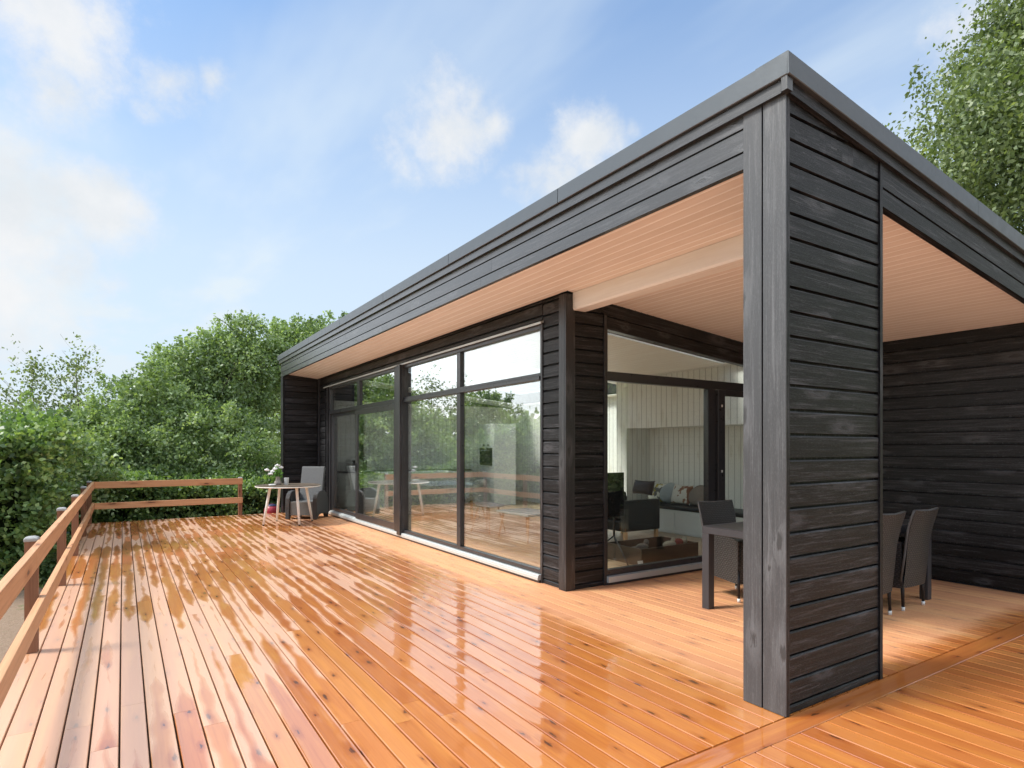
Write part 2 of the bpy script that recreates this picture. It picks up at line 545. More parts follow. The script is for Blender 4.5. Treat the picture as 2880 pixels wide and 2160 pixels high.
G1 = [(0, (.040, .076, .028)), (.35, (.115, .195, .068)), (.7, (.235, .34, .125)), (1, (.40, .50, .22))]
G2 = [(0, (.095, .145, .068)), (.4, (.215, .30, .14)), (.75, (.345, .44, .225)), (1, (.49, .58, .34))]
G3 = [(0, (.065, .095, .042)), (.4, (.15, .20, .088)), (.75, (.25, .31, .145)), (1, (.38, .43, .23))]
M['hedge'] = mat_leaf("hedge_leaf", G1)
M['ash'] = mat_leaf("ash_leaf", G2)
M['birch'] = mat_leaf("birch_leaf", G3, .3)
M['plantleaf'] = mat_leaf("house_plant_leaf", [(0, (.07, .18, .03)), (1, (.16, .32, .07))])
M['bluefab'] = plain("pale_blue_fabric", (.42, .47, .48), .9, .2, 0, .06, 40)
M['taupe'] = plain("taupe_fabric", (.27, .225, .19), .9, .2, 0, .1, 40)
M['brownfab'] = plain("dark_brown_leather", (.05, .033, .027), .5, .4, 0, .2, 20)
M['cowprint'] = mat_patches("white_fabric_with_brown_flecks", [(.78, .75, .66), (.34, .19, .11), (.30, .15, .10)])
M['owlprint'] = mat_patches("white_fabric_with_grey_flecks", [(.74, .74, .66), (.16, .17, .17), (.42, .36, .08)], 9)
M['boxwood'] = mat_wood("dark_stained_box", [(.055, .038, .028), (.08, .055, .04)], .5, .4, .4)
M['plush'] = plain("cream_plush", (.50, .46, .36), .95, .1, 0, .15, 60, .004)
M['redfab'] = plain("dull_red_fabric", (.24, .06, .055), .8, .2, 0, .1, 50)
M['greyplush'] = plain("grey_striped_plush", (.20, .19, .17), .95, .1, 0, .4, 30, .004)
M['bluepl'] = plain("navy_plastic", (.03, .035, .09), .4, .5)
M['redpl'] = plain("red_plastic", (.42, .04, .06), .4, .5)
M['paper'] = plain("white_paper", (.85, .85, .82), .7, .2, 0, .03)
M['ovenglass'] = plain("black_oven_glass", (.012, .014, .014), .12, .5)


# ------------------------------------------------------------------ mesh building
RNG = random.Random(7)


class MB:
    def __init__(self):
        self.v, self.f, self.uv, self.ac, self.r, self.sm = [], [], [], [], [], []

    def add(self, pts, uvs=None, rnd=.5, ac=None, smooth=False):
        i = len(self.v)
        self.v += [tuple(p) for p in pts]
        self.f.append(tuple(range(i, i + len(pts))))
        self.uv.append(uvs or [(0, 0)] * len(pts))
        self.ac.append(ac or [(.5, rnd)] * len(pts))
        self.r.append(rnd)
        self.sm.append(smooth)

    def grid(self, rows, closed=False, rnd=.5, smooth=True, su=1.0, caps=False):
        """rows: list of rings of points"""
        base = len(self.v)
        m = len(rows[0])
        for r in rows:
            self.v += [tuple(p) for p in r]
        for i in range(len(rows) - 1):
            for j in range(m if closed else m - 1):
                k = (j + 1) % m
                self.f.append((base + i * m + j, base + i * m + k, base + (i + 1) * m + k, base + (i + 1) * m + j))
                p = [Vector(rows[i][j]), Vector(rows[i][k]), Vector(rows[i + 1][j])]
                lu, lv = (p[1] - p[0]).length, (p[2] - p[0]).length
                self.uv.append([(j * lu, i * lv), ((j + 1) * lu, i * lv), ((j + 1) * lu, (i + 1) * lv), (j * lu, (i + 1) * lv)])
                self.ac.append([(.5, rnd)] * 4)
                self.r.append(rnd)
                self.sm.append(smooth)
        if caps:
            for idx, rev in ((0, True), (len(rows) - 1, False)):
                ring = [base + idx * m + j for j in range(m)]
                if rev:
                    ring.reverse()
                self.f.append(tuple(ring))
                self.uv.append([(self.v[q][0], self.v[q][1]) for q in ring])
                self.ac.append([(.5, rnd)] * m)
                self.r.append(rnd)
                self.sm.append(False)

    def prism(self, A, B, nrm, prof, rnd=None, up=(0, 0, 1), across=False):
        """extrude a closed profile [(depth along nrm, height along up)] from A to B"""
        A, B, nrm, up = Vector(A), Vector(B), Vector(nrm), Vector(up)
        rnd = RNG.random() if rnd is None else rnd
        L = (B - A).length
        ou, ov = RNG.random() * 50, RNG.random() * 50
        pa = [A + nrm * d + up * h for d, h in prof]
        pb = [B + nrm * d + up * h for d, h in prof]
        cum = [0]
        for i in range(len(prof)):
            a, b = prof[i], prof[(i + 1) % len(prof)]
            cum.append(cum[-1] + math.hypot(b[0] - a[0], b[1] - a[1]))
        k = len(prof)
        for i in range(k):
            j = (i + 1) % k
            v0, v1 = ov + cum[i], ov + cum[i + 1]
            ac = None
            if across:
                w = max(p[0] for p in prof)
                ac = [(prof[i][0] / w, rnd), (prof[j][0] / w, rnd), (prof[j][0] / w, rnd), (prof[i][0] / w, rnd)]
            self.add([pa[i], pa[j], pb[j], pb[i]], [(ou, v0), (ou, v1), (ou + L, v1), (ou + L, v0)], rnd, ac)
        self.add(list(reversed(pa)), [(ou + d, ov + h) for d, h in reversed(prof)], rnd)
        self.add(pb, [(ou + d, ov + h) for d, h in prof], rnd)

    def box(self, x0, x1, y0, y1, z0, z1, rnd=None, long=None):
        rnd = RNG.random() if rnd is None else rnd
        P = [(x, y, z) for z in (z0, z1) for y in (y0, y1) for x in (x0, x1)]
        d = (x1 - x0, y1 - y0, z1 - z0)
        L = max(range(3), key=lambda i: d[i]) if long is None else long
        ou, ov = RNG.random() * 50, RNG.random() * 50
        for q, ax in (((0, 2, 3, 1), 2), ((4, 5, 7, 6), 2), ((0, 1, 5, 4), 1), ((2, 6, 7, 3), 1), ((0, 4, 6, 2), 0), ((1, 3, 7, 5), 0)):
            rest = [i for i in range(3) if i != ax]
            u = L if L in rest else rest[0]
            v = [i for i in rest if i != u][0]
            self.add([P[i] for i in q], [(P[i][u] + ou, P[i][v] + ov) for i in q], rnd)

    def tube(self, p0, p1, r0, r1=None, seg=10, rnd=.5):
        p0, p1 = Vector(p0), Vector(p1)
        r1 = r0 if r1 is None else r1
        d = (p1 - p0).normalized()
        a = d.orthogonal().normalized()
        b = d.cross(a)
        ring = lambda c, r: [c + (a * math.cos(t) + b * math.sin(t)) * r for t in [2 * math.pi * i / seg for i in range(seg)]]
        self.grid([ring(p0, r0), ring(p1, r1)], True, rnd, True, caps=True)

    def path(self, pts, radii, seg=8, rnd=.5):
        rows = []
        for i, p in enumerate(pts):
            p = Vector(p)
            q = Vector(pts[min(i + 1, len(pts) - 1)]) - Vector(pts[max(i - 1, 0)])
            d = q.normalized()
            a = d.cross(Vector((.31, .94, .12))).normalized()
            b = d.cross(a)
            rows.append([p + (a * math.cos(t) + b * math.sin(t)) * radii[i] for t in [2 * math.pi * k / seg for k in range(seg)]])
        self.grid(rows, True, rnd, True, caps=True)

    def lathe(self, prof, c=(0, 0, 0), seg=24, rnd=.5):
        rows = [[(c[0] + r * math.cos(t), c[1] + r * math.sin(t), c[2] + z) for t in [2 * math.pi * k / seg for k in range(seg)]] for r, z in prof]
        self.grid(rows, True, rnd, True, caps=True)

    def ellipsoid(self, c, r, seg=14, rings=9, rnd=.5, sq=1.0):
        rows = []
        for i in range(rings + 1):
            th = math.pi * (i / rings) * .998 + .003
            rr, zz = math.sin(th) ** sq, -math.cos(th)
            rows.append([(c[0] + r[0] * rr * math.cos(t), c[1] + r[1] * rr * math.sin(t), c[2] + r[2] * zz) for t in [2 * math.pi * k / seg for k in range(seg)]])
        self.grid(rows, True, rnd, True, caps=True)

    def build(self, name, mat, parent=None, local=False, bevel=0, deck=False):
        me = bpy.data.meshes.new(name)
        off = Vector(parent.matrix_world.translation) if (parent is not None and not local) else Vector((0, 0, 0))
        if parent is not None and not local and parent.parent is not None:
            off = ROOT_LOC[parent.name]
        elif parent is not None and not local:
            off = ROOT_LOC.get(parent.name, Vector(parent.location))
        me.from_pydata([Vector(p) - off for p in self.v], [], self.f)
        uvl = me.uv_layers.new(name='UVMap')
        uvl.data.foreach_set('uv', np.array([c for f in self.uv for p in f for c in p], dtype=np.float32))
        if deck:
            al = me.uv_layers.new(name='Across')
            al.data.foreach_set('uv', np.array([c for f in self.ac for p in f for c in p], dtype=np.float32))
        at = me.attributes.new('rnd', 'FLOAT', 'FACE')
        at.data.foreach_set('value', np.array(self.r, dtype=np.float32))
        me.polygons.foreach_set('use_smooth', self.sm)
        me.materials.append(mat)
        me.update()
        o = bpy.data.objects.new(name, me)
        C.objects.link(o)
        if parent is not None:
            o.parent = parent
            ROOT_LOC[o.name] = off
        else:
            ROOT_LOC[o.name] = Vector((0, 0, 0))
        if bevel:
            bm = bmesh.new()
            bm.from_mesh(me)
            bmesh.ops.remove_doubles(bm, verts=bm.verts, dist=1e-5)
            bm.to_mesh(me)
            bm.free()
            b = o.modifiers.new('bevel', 'BEVEL')
            b.width = bevel
            b.segments = 2
            b.limit_method = 'ANGLE'
        return o


ROOT_LOC = {}


def tag(o, label=None, cat=None, group=None, kind=None):
    if label:
        o['label'] = label
    if cat:
        o['category'] = cat
    if group:
        o['group'] = group
    if kind:
        o['kind'] = kind
    return o


def thing(name, loc, label, cat, group=None, rz=0.0):
    o = bpy.data.objects.new(name, None)
    o.empty_display_size = .2
    C.objects.link(o)
    o.location = loc
    o.rotation_euler = (0, 0, rz)
    ROOT_LOC[o.name] = Vector(loc)
    return tag(o, label, cat, group)


def copy_tree(o, parent=None):
    c = o.copy()
    C.objects.link(c)
    c.parent = parent
    for ch in [k for k in bpy.data.objects if k.parent == o]:
        copy_tree(ch, c)
    return c


# ------------------------------------------------------------------ setting: ground and deck
GZ = -0.5
mb = MB()
nx, ny = 60, 60
gp = lambda i, j: (-150 + 300 * i / nx, -120 + 300 * j / ny)
gr = []
for j in range(ny + 1):
    gr.append([(gp(i, j)[0], gp(i, j)[1], GZ) for i in range(nx + 1)])
mb.grid(gr, rnd=.5, smooth=True)
tag(mb.build('ground', M['soil']), kind='structure')

PITCH, GAP = .1213, .0085
X0 = -0.016
mb = MB()


def deck_board(mb, k, ya, yb, rnd):
    w = PITCH - GAP
    x = X0 + k * PITCH + GAP / 2
    prof = [(0, -.028), (0, -.0026), (.003, 0), (w * .25, .0), (w * .5, .0), (w * .75, .0), (w - .003, 0), (w, -.0026), (w, -.028)]
    # profile runs left to right over the top: order it so that normals face outwards
    mb.prism((x, ya, 0), (x, yb, 0), (1, 0, 0), list(reversed(prof)), rnd, across=True)


for k in range(-5, 63):
    y = 1.944 + (RNG.random() * 3.0 if k % 3 else 0)
    edges = [1.944]
    y = 1.944 + 1.0 + RNG.random() * 3.2
    while y < 13.2:
        edges.append(y)
        y += 2.4 + RNG.random() * 2.4
    edges.append(14.19 + RNG.uniform(-.008, .008))
    for a, b in zip(edges[:-1], edges[1:]):
        deck_board(mb, k, a + .001, b - .001, RNG.random())
    e2 = [-2.6, -2.6 + 1 + RNG.random() * 2, 1.795]
    for a, b in zip(e2[:-1], e2[1:]):
        deck_board(mb, k, a + .001, b - .001, RNG.random())
deck = tag(mb.build('deck', M['deck'], deck=True), kind='structure')
mb = MB()
w = .136
for xa, xb in ((-.66, 1.35), (1.353, 4.9), (4.903, 7.6)):
    mb.prism((xa, 1.80, 0), (xb, 1.80, 0), (0, 1, 0), [(0, -.028), (0, -.0022), (.0022, 0), (w * .5, 0), (w - .0022, 0), (w, -.0022), (w, -.028)], across=True)
mb.build('border_board', M['deck'], deck, deck=True)
mb = MB()
mb.box(-.70, -.672, -2.6, 14.15, GZ, -.004)
mb.box(-.66, 2.98, 14.14, 14.168, GZ, -.03)
mb.box(-.66, 7.6, -2.6, 14.1, -.14, -.085)
mb.build('deck_skirt', M['post'], deck)

# ------------------------------------------------------------------ house
HX, HY = 3.79, 4.85
house = thing('house', (HX, HY, 0), 'black timber clad house with pale soffit and long glass front on the deck', 'house')
ceilz = lambda x: 3.11 - .092 * (x - 3)
roofz = lambda x: 3.545 - .113 * (x - 2.95)


def boards(mb, A, B, nrm, z0, z1, pitch=.1339, ztop=None, first=0.0, t=.026, gap=.0145):
    """horizontal cladding boards from z0 to z1 on the line A-B; each with a bevelled top edge over an open groove"""
    z = z0 - first
    A, B = Vector((*A, 0)), Vector((*B, 0))
    L = (B - A).length
    while z < z1 - .012:
        a, b = max(z, z0), min(z + pitch - gap, z1)
        if b - a > .008:
            if ztop is None:
                segs = [(A, B)]
                c = min(.010, (b - a) * .5)
                mb.prism(A + Vector((0, 0, a)), B + Vector((0, 0, a)), nrm, [(0, 0), (t, 0.0), (t, b - a - c), (t - c * 1.2, b - a), (0, b - a)][::-1])
            else:
                # clip by a sloping line, in short steps
                n_ = 1 if min(ztop(A), ztop(B)) >= b else 16
                for s in range(n_):
                    p, q = A.lerp(B, s / n_), A.lerp(B, (s + 1) / n_)
                    bb = min(b, min(ztop(p), ztop(q)))
                    if bb - a > .01:
                        mb.prism(p + Vector((0, 0, a)), q + Vector((0, 0, a)), nrm, [(0, 0), (t, 0), (t, bb - a - .008), (t - .006, bb - a), (0, bb - a)][::-1], .5)
        z += pitch


# --- column
mb = MB()
mb.box(3.022, 3.99, 1.972, 2.17, 0, 3.30, .4)
boards(mb, (3.034, 1.972), (3.985, 1.972), (0, -1, 0), .004, 3.40, first=.1339 - .055, ztop=lambda p: 3.36 - .113 * (p.x - 3))
mb.prism((3.022, 2.198, .0), (3.022, 2.082, .0), (-1, 0, 0), [(0, 0), (.024, 0), (.024, 3.372), (0, 3.372)], up=(0, 0, 1))
mb.prism((3.022, 2.074, .0), (3.022, 1.94, .0), (-1, 0, 0), [(0, 0), (.024, 0), (.024, 3.372), (0, 3.372)])
mb.box(2.998, 3.030, 1.936, 1.945, 0, 3.372, .5)
mb.box(3.986, 4.017, 1.936, 2.196, 0, 3.245, .4)
mb.box(3.022, 3.986, 2.17, 2.192, 0, 3.10, .4)
# vertical boards: grain must run upwards
column = mb.build('column', M['black'], house)
mb = MB()
mb.box(2.992, 3.000, 2.0815, 2.2005, 0.002, 3.372, .35)
mb.box(2.992, 3.000, 1.934, 2.0735, 0.002, 3.372, .65)
mb.build('corner_board', M['skylit_trim'], column, bevel=.0025)

# --- eave fascia on the long side
mb = MB()
for k, (a, b) in enumerate(((3.054, 3.149), (3.157, 3.282), (3.290, 3.362))):
    edges = [2.2]
    while edges[-1] < 14.3:
        edges.append(min(14.36, edges[-1] + RNG.uniform(2.6, 4.6)))
    for y0, y1 in zip(edges[:-1], edges[1:]):
        if y1 - y0 > .02:
            mb.prism((3.022, y1 - .001, a), (3.022, y0 + .001, a), (-1, 0, 0), [(0, 0), (.022, 0), (.022, b - a - .006), (.017, b - a), (0, b - a)])
mb.box(3.022, 3.045, 2.2, 14.36, 3.056, 3.40, .3)
mb.prism((3.0, 14.40, 3.356), (3.0, 1.925, 3.356), (-1, 0, 0), [(-.01, 0), (.032, 0), (.032, .078), (-.01, .078)])
mb.box(2.952, 3.0, 1.90, 1.936, 3.352, 3.428, .5)
mb.build('eave_fascia', M['wetblack'], house)
# --- fascia over the porch opening, following the roof pitch
mb = MB()
sl = lambda x, z: z - .1165 * (x - 4.02)
for a, b in ((2.974, 3.088), (3.097, 3.262)):
    for xa, xb in ((4.02, 6.4), (6.402, 8.6)):
        mb.prism((xa, 1.962, sl(xa, a)), (xb, 1.962, sl(xb, a)), (0, -1, 0), [(0, 0), (.022, 0), (.022, b - a - .007), (.016, b - a), (0, b - a)])
mb.prism((4.02, 1.962, sl(4.02, 2.978)), (8.6, 1.962, sl(8.6, 2.978)), (0, 1, 0), [(0, 0), (.03, 0), (.03, .3), (0, .3)])
tz = lambda x: 3.356 - .113 * (x - 2.97)
mb.prism((2.968, 1.938, tz(2.968)), (8.6, 1.938, tz(8.6)), (0, -1, 0), [(-.01, 0), (.022, 0), (.022, .078), (-.01, .078)])
mb.build('porch_fascia', M['black'], house)
# --- metal capping
mb = MB()
ys = [1.892, 3.9, 5.85, 7.8, 9.75, 11.7, 13.4, 14.45]
for y0, y1 in zip(ys[:-1], ys[1:]):
    mb.prism((2.998, y1, 3.43), (2.998, y0 + .007, 3.43), (-1, 0, 0), [(-.15, .08), (-.15, .0), (.0, 0.0), (.048, -.004), (.052, .0), (.050, .115), (.044, .119), (-.15, .097)])
xs_ = [2.946, 5.3, 7.4, 9.4]
for x0, x1 in zip(xs_[:-1], xs_[1:]):
    cz = lambda x: 3.43 - .113 * (x - 2.95)
    mb.prism((x0 + .002, 1.94, cz(x0)), (x1, 1.94, cz(x1)), (0, -1, 0), [(-.15, .02), (0.0, 0), (.048, -.004), (.052, 0), (.050, .115), (.044, .119), (-.15, .119)])
mb.build('roof_capping', M['zinc'], house)
# --- roof slab
mb = MB()
SKX, SKY = (4.5, 8.8), (8.6, 13.3)          # roof opening over the kitchen end, added to brighten the rooms


def slab(xa, xb, ya, yb):
    mb.prism((xa, ya, 0), (xa, yb, 0), (1, 0, 0), [(0, roofz(xa) - .02), (xb - xa, roofz(xb) - .02), (xb - xa, ceilz(xb) + .045), (0, ceilz(xa) + .045)])


slab(3.02, 9.22, 1.97, 5.02)
slab(3.02, 4.6, 5.021, 5.85)
slab(7.5, 9.22, 5.021, 5.85)
slab(3.02, 9.22, 5.851, SKY[0])
slab(3.02, 9.22, SKY[1], 14.36)
slab(3.02, SKX[0], SKY[0] + .001, SKY[1] - .001)
slab(SKX[1], 9.22, SKY[0] + .001, SKY[1] - .001)
mb.build('roof', M['roof'], house)


# --- ceilings of narrow boards running along the house
def ceiling(mb, x0, x1, y0, y1, p=.0935):
    x = x0
    while x < x1 - .005:
        xe = min(x + p, x1)
        za, zb = ceilz(x), ceilz(xe)
        c = .015
        k0 = len(mb.r)
        rn = RNG.random() * .8
        mb.prism((x, y0, za), (x, y1, za), (1, 0, 0), [(0, .022), (0, .012), (c, 0), (xe - x - .002, zb - za), (xe - x, zb - za + .012), (xe - x, zb - za + .022)], rn)
        mb.r[k0 + 1] = 1.0          # paler bevel, paints in the light its groove side catches
        x = xe


mb = MB()
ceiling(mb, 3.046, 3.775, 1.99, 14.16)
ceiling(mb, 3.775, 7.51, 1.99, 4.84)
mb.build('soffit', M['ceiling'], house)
mb = MB()
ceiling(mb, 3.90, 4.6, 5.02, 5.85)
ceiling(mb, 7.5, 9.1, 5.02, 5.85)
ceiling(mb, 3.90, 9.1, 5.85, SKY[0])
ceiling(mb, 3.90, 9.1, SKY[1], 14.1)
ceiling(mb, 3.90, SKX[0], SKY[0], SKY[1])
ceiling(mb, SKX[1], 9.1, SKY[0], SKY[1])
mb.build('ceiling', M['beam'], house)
mb = MB()
za, zb = roofz(SKX[0]) + .01, roofz(SKX[1]) + .01
mb.add([(SKX[0] - .03, SKY[0] - .03, za), (SKX[1] + .03, SKY[0] - .03, zb), (SKX[1] + .03, SKY[1] + .03, zb), (SKX[0] - .03, SKY[1] + .03, za)])
mb.build('added_fill_rooflight', M['glass'], house)
mb = MB()
za, zb = roofz(4.6) + .01, roofz(7.5) + .01
mb.add([(4.57, 4.99, za), (7.53, 4.99, zb), (7.53, 5.88, zb), (4.57, 5.88, za)])
mb.build('added_fill_rooflight', M['glass'], house)  # second opening, added out of view to light the sitting room
# --- pale beam under the porch ceiling
mb = MB()
mb.prism((3.845, 2.0, 0), (3.845, 4.835, 0), (1, 0, 0), [(0, 2.87), (0.0, ceilz(3.845) - .003), (.16, ceilz(4.005) - .003), (.16, 2.852), (.012, 2.852)])
mb.build('beam', M['beam'], house)

# --- front wall (boards beside and above the long window)
mb = MB()
boards(mb, (3.812, 5.272), (3.812, 4.955), (-1, 0, 0), .004, 3.036, first=.1339 - .055)
boards(mb, (3.812, 13.57), (3.812, 5.285), (-1, 0, 0), 2.822, 3.036, pitch=.1339, first=.075)
boards(mb, (3.812, 14.10), (3.812, 13.575), (-1, 0, 0), .004, 3.036, first=.1339 - .055)
mb.box(3.812, 3.90, 4.955, 5.28, 0, 3.03, .3)
mb.box(3.812, 3.90, 13.32, 14.15, 0, 3.03, .3)
mb.box(3.812, 3.90, 5.28, 13.4, 2.80, 3.03, .3)
mb.build('front_wall', M['black'], house)
for bx_, rn in (((3.755, 3.80, 4.862, 4.955, 0, 3.015), .6), ((3.755, 3.875, 4.835, 4.861, 0, 3.012), .3), ((3.775, 3.86, 5.272, 5.300, 0, 2.80), .4),
                ((3.77, 3.86, 13.36, 13.44, 0, 2.80), .4), ((3.755, 3.80, 14.02, 14.10, 0, 3.036), .5), ((3.80, 3.86, 13.27, 13.36, 0, 2.80), .4)):
    mb = MB()
    mb.box(*bx_, rn)
    mb.build('corner_trim', M['trim'], house, bevel=.003)
# --- wing wall at the far end
mb = MB()
boards(mb, (3.045, 14.172), (3.755, 14.172), (0, -1, 0), .004, 3.10, first=.1339 - .055, t=.02)
mb.box(3.03, 3.9, 14.172, 14.34, -.45, 3.30, .3)
mb.box(3.0, 3.03, 14.14, 14.36, -.45, 3.06, .6)
mb.build('wing_wall', M['black'], house)
# --- porch back wall: narrow panel, header
mb = MB()
boards(mb, (3.875, 4.872), (4.262, 4.872), (0, -1, 0), .004, 3.06, first=.1339 - .055, ztop=lambda p: ceilz(p.x) - .004)
mb.box(3.875, 4.27, 4.872, 4.96, 0, 2.98, .3)
for a, b in ((-.003, -.135), (-.141, -.268)):
    p = lambda x, o: (x, 4.872, ceilz(x) + o)
    mb.prism(p(4.27, b), p(7.5, b), (0, -1, 0), [(0, 0), (.02, 0), (.02, a - b - .005), (.015, a - b), (0, a - b)])
mb.prism((4.27, 4.872, ceilz(4.27) - .27), (7.5, 4.872, ceilz(7.5) - .27), (0, 1, 0), [(0, 0), (.085, 0), (.085, .26), (0, .26)])
boards(mb, (7.2, 4.872), (7.5, 4.872), (0, -1, 0), .004, 2.45, first=.1339 - .055)
mb.box(7.18, 7.5, 4.872, 4.96, 0, 2.45, .3)
mb.build('porch_wall', M['black'], house)
mb = MB()
mb.box(4.262, 4.296, 4.828, 4.90, 0, ceilz(4.3) - .14, .55)
mb.build('window_trim', M['trim'], house, bevel=.002)
# --- side wall closing the porch
mb = MB()
boards(mb, (7.522, 4.83), (7.522, 1.96), (-1, 0, 0), .004, 2.72, first=.1339 - .03, t=.02)
mb.box(7.522, 7.62, 1.96, 4.96, -.45, 2.66, .3)
mb.box(7.49, 7.63, 1.94, 1.962, -.45, 2.62, .4)
side = mb.build('side_wall', M['black'], house)

# --- long window: frame, panes, post, sill
mb = MB()
FX0, FX1 = 3.782, 3.86
mb.box(FX0, FX1, 5.301, 5.322, .088, 2.79)                # near jamb
mb.box(FX0, FX1, 13.20, 13.269, .088, 2.79)              # far jamb
mb.box(FX0 - .002, FX1, 5.322, 13.20, 2.732, 2.79)       # head
mb.box(FX0, FX1, 5.322, 9.08, .09, .134)                 # bottom rail
mb.box(FX0 - .012, FX1, 5.322, 9.08, 2.186, 2.228)
mb.box(FX0, FX1, 5.322, 9.08, 2.229, 2.262)
mb.box(FX0 - .012, FX1, 9.41, 13.2, 2.186, 2.228)
mb.box(FX0, FX1, 9.41, 13.2, 2.229, 2.262)
for y0 in (7.165,):
    mb.box(FX0 + .001, FX1 - .001, y0, y0 + .10, .134, 2.186)
    mb.box(FX0 + .001, FX1 - .001, y0, y0 + .10, 2.262, 2.732)
mb.box(FX0 + .001, FX1 - .001, 11.26, 11.40, 2.262, 2.732)
mb.box(FX0 + .03, FX1 + .02, 11.3, 13.2, .092, .165)      # fixed leaf, set back
mb.box(FX0 + .03, FX1 + .02, 13.02, 13.2, .165, 2.186)
mb.box(FX0 + .03, FX1 + .02, 11.3, 11.40, .165, 2.186)
mb.box(FX0 + .03, FX1 + .02, 11.4, 13.02, 2.12, 2.186)
window = mb.build('window', M['frame'], house, bevel=.003)
for y0, y1, z0, z1, dx in ((5.322, 7.165, .134, 2.186, 0), (7.265, 9.08, .134, 2.186, 0), (5.322, 7.165, 2.262, 2.732, 0), (7.265, 9.08, 2.262, 2.732, 0),
                           (9.41, 11.26, 2.262, 2.732, 0), (11.40, 13.2, 2.262, 2.732, 0), (11.40, 13.02, .165, 2.12, .03)):
    mb = MB()
    mb.box(3.815 + dx, 3.827 + dx, y0 - .004, y1 + .004, z0 - .004, z1 + .004)
    mb.build('pane', M['coated'], window)
mb = MB()
mb.box(3.715, 3.86, 9.10, 9.235, .052, 2.788, .5)
mb.box(3.745, 3.86, 9.236, 9.408, .092, 2.788, .3)
mb.box(3.745, 3.86, 9.082, 9.099, .092, 2.788, .3)
mb.build('post', M['trim'], window, bevel=.003)
mb = MB()
mb.prism((3.86, 13.15, 0), (3.86, 5.302, 0), (-1, 0, 0), [(0, .03), (.125, .030), (.125, .060), (.118, .062), (.118, .078), (.11, .086), (0, .086)])
mb.prism((3.86, 13.15, 0), (3.86, 9.41, 0), (-1, 0, 0), [(0, .087), (.09, .087), (.09, .10), (.0, .10)])
mb.build('sill', M['alu'], window)
mb = MB()
mb.prism((3.80, 13.6, 2.80), (3.80, 5.262, 2.80), (-1, 0, 0), [(0, 0), (.05, -.022), (.055, -.022), (.055, .002), (0, .02)])
mb.build('drip_flashing', M['alu'], window)
mb = MB()
mb.box(3.752, 3.90, 5.3, 13.2, .0, .029)
mb.build('sill_base', M['frame'], window)
# sliding leaf of the long window
mb = MB()
SX0, SX1 = 3.755, 3.795
mb.box(SX0, SX1, 9.41, 11.42, .101, .205)
mb.box(SX0, SX1, 9.41, 11.42, 2.085, 2.18)
mb.box(SX0, SX1, 11.30, 11.42, .205, 2.085)
mb.box(SX0, SX1, 9.41, 9.46, .205, 2.085)
door = mb.build('sliding_door', M['frame'], house, bevel=.003)
mb = MB()
mb.box(3.77, 3.782, 9.455, 11.305, .2, 2.09)
mb.build('pane', M['coated'], door)
mb = MB()
mb.box(3.735, 3.754, 11.345, 11.375, 1.0, 1.16)
mb.build('handle', M['blackmetal'], door, bevel=.004)

# --- porch window and door
PY0, PY1 = 4.858, 4.93
ft = lambda x: 2.716 - .0935 * (x - 4.3)
mb = MB()
mb.box(4.297, 4.335, PY0, PY1, .09, 2.165)
mb.box(4.297, 4.335, PY0, PY1, 2.268, ft(4.3) + .05)
mb.box(4.297, 7.18, PY0 - .008, PY1, 2.166, 2.266)
mb.box(4.335, 5.94, PY0, PY1, .09, .15)
mb.box(5.94, 6.075, PY0, PY1, .09, 2.165)
mb.prism((4.335, PY0, ft(4.335)), (7.18, PY0, ft(7.18)), (0, 1, 0), [(0, 0), (.07, 0), (.07, .065), (0, .065)])
pw = mb.build('porch_window', M['frame'], house, bevel=.003)
mb = MB()
mb.box(4.331, 5.944, 4.89, 4.902, .146, 2.17)
mb.build('pane', M['glass'], pw)
mb = MB()
mb.prism((4.331, 4.89, 2.262), (7.18, 4.89, 2.262), (0, 1, 0), [(0, 0), (.012, 0), (.012, .001), (0, .001)])
mb = MB()
za, zb = ft(4.331) + .004, ft(7.18) + .004
for yy, fl in ((4.89, 0), (4.902, 1)):
    q = [(4.331, yy, 2.262), (7.18, yy, 2.262), (7.18, yy, zb), (4.331, yy, za)]
    mb.add(q[::-1] if fl else q)
mb.build('pane', M['glass'], pw)
mb = MB()
mb.box(4.297, 7.18, 4.795, 4.94, .030, .088)
mb.build('sill', M['alu'], pw)
mb = MB()
mb.box(4.297, 7.18, 4.815, 4.96, 0, .029)
mb.build('sill_base', M['frame'], pw)
mb = MB()
mb.box(6.10, 6.225, 4.835, 4.885, .091, 2.16)
mb.box(6.225, 7.06, 4.835, 4.885, .091, .20)
mb.box(6.225, 7.06, 4.835, 4.885, 2.09, 2.16)
mb.box(7.06, 7.178, 4.835, 4.885, .091, 2.16)
pd = mb.build('porch_door', M['frame'], house, bevel=.003)
mb = MB()
mb.box(6.221, 7.064, 4.855, 4.867, .196, 2.094)
mb.build('pane', M['glass'], pd)
for z in (1.15, 1.95):
    mb = MB()
    mb.box(6.155, 6.168, 4.826, 4.834, z, z + .03)
    mb.build('screw_plate', M['whiteplastic'], pd)

# --- rooms behind the glass
FZ = .04
mb = MB()
y = 3.9
while y < 9.1:
    mb.box(y, min(y + .18, 9.1), 4.965, 14.1, FZ - .03, FZ, None, 1)
    y += .1805
mb.build('room_floor', M['floorwood'], house)
mb = MB()
WX = 7.617
mb2 = mb


def panel_wall(mb, a, b, z0, z1, nrm):
    """flat panel with boards running upwards: u = z, v = along the wall"""
    L = math.dist(a, b)
    pts = [(a[0], a[1], z0), (b[0], b[1], z0), (b[0], b[1], z1), (a[0], a[1], z1)]
    mb.add(pts, [(z0, 0), (z0, L), (z1, L), (z1, 0)])


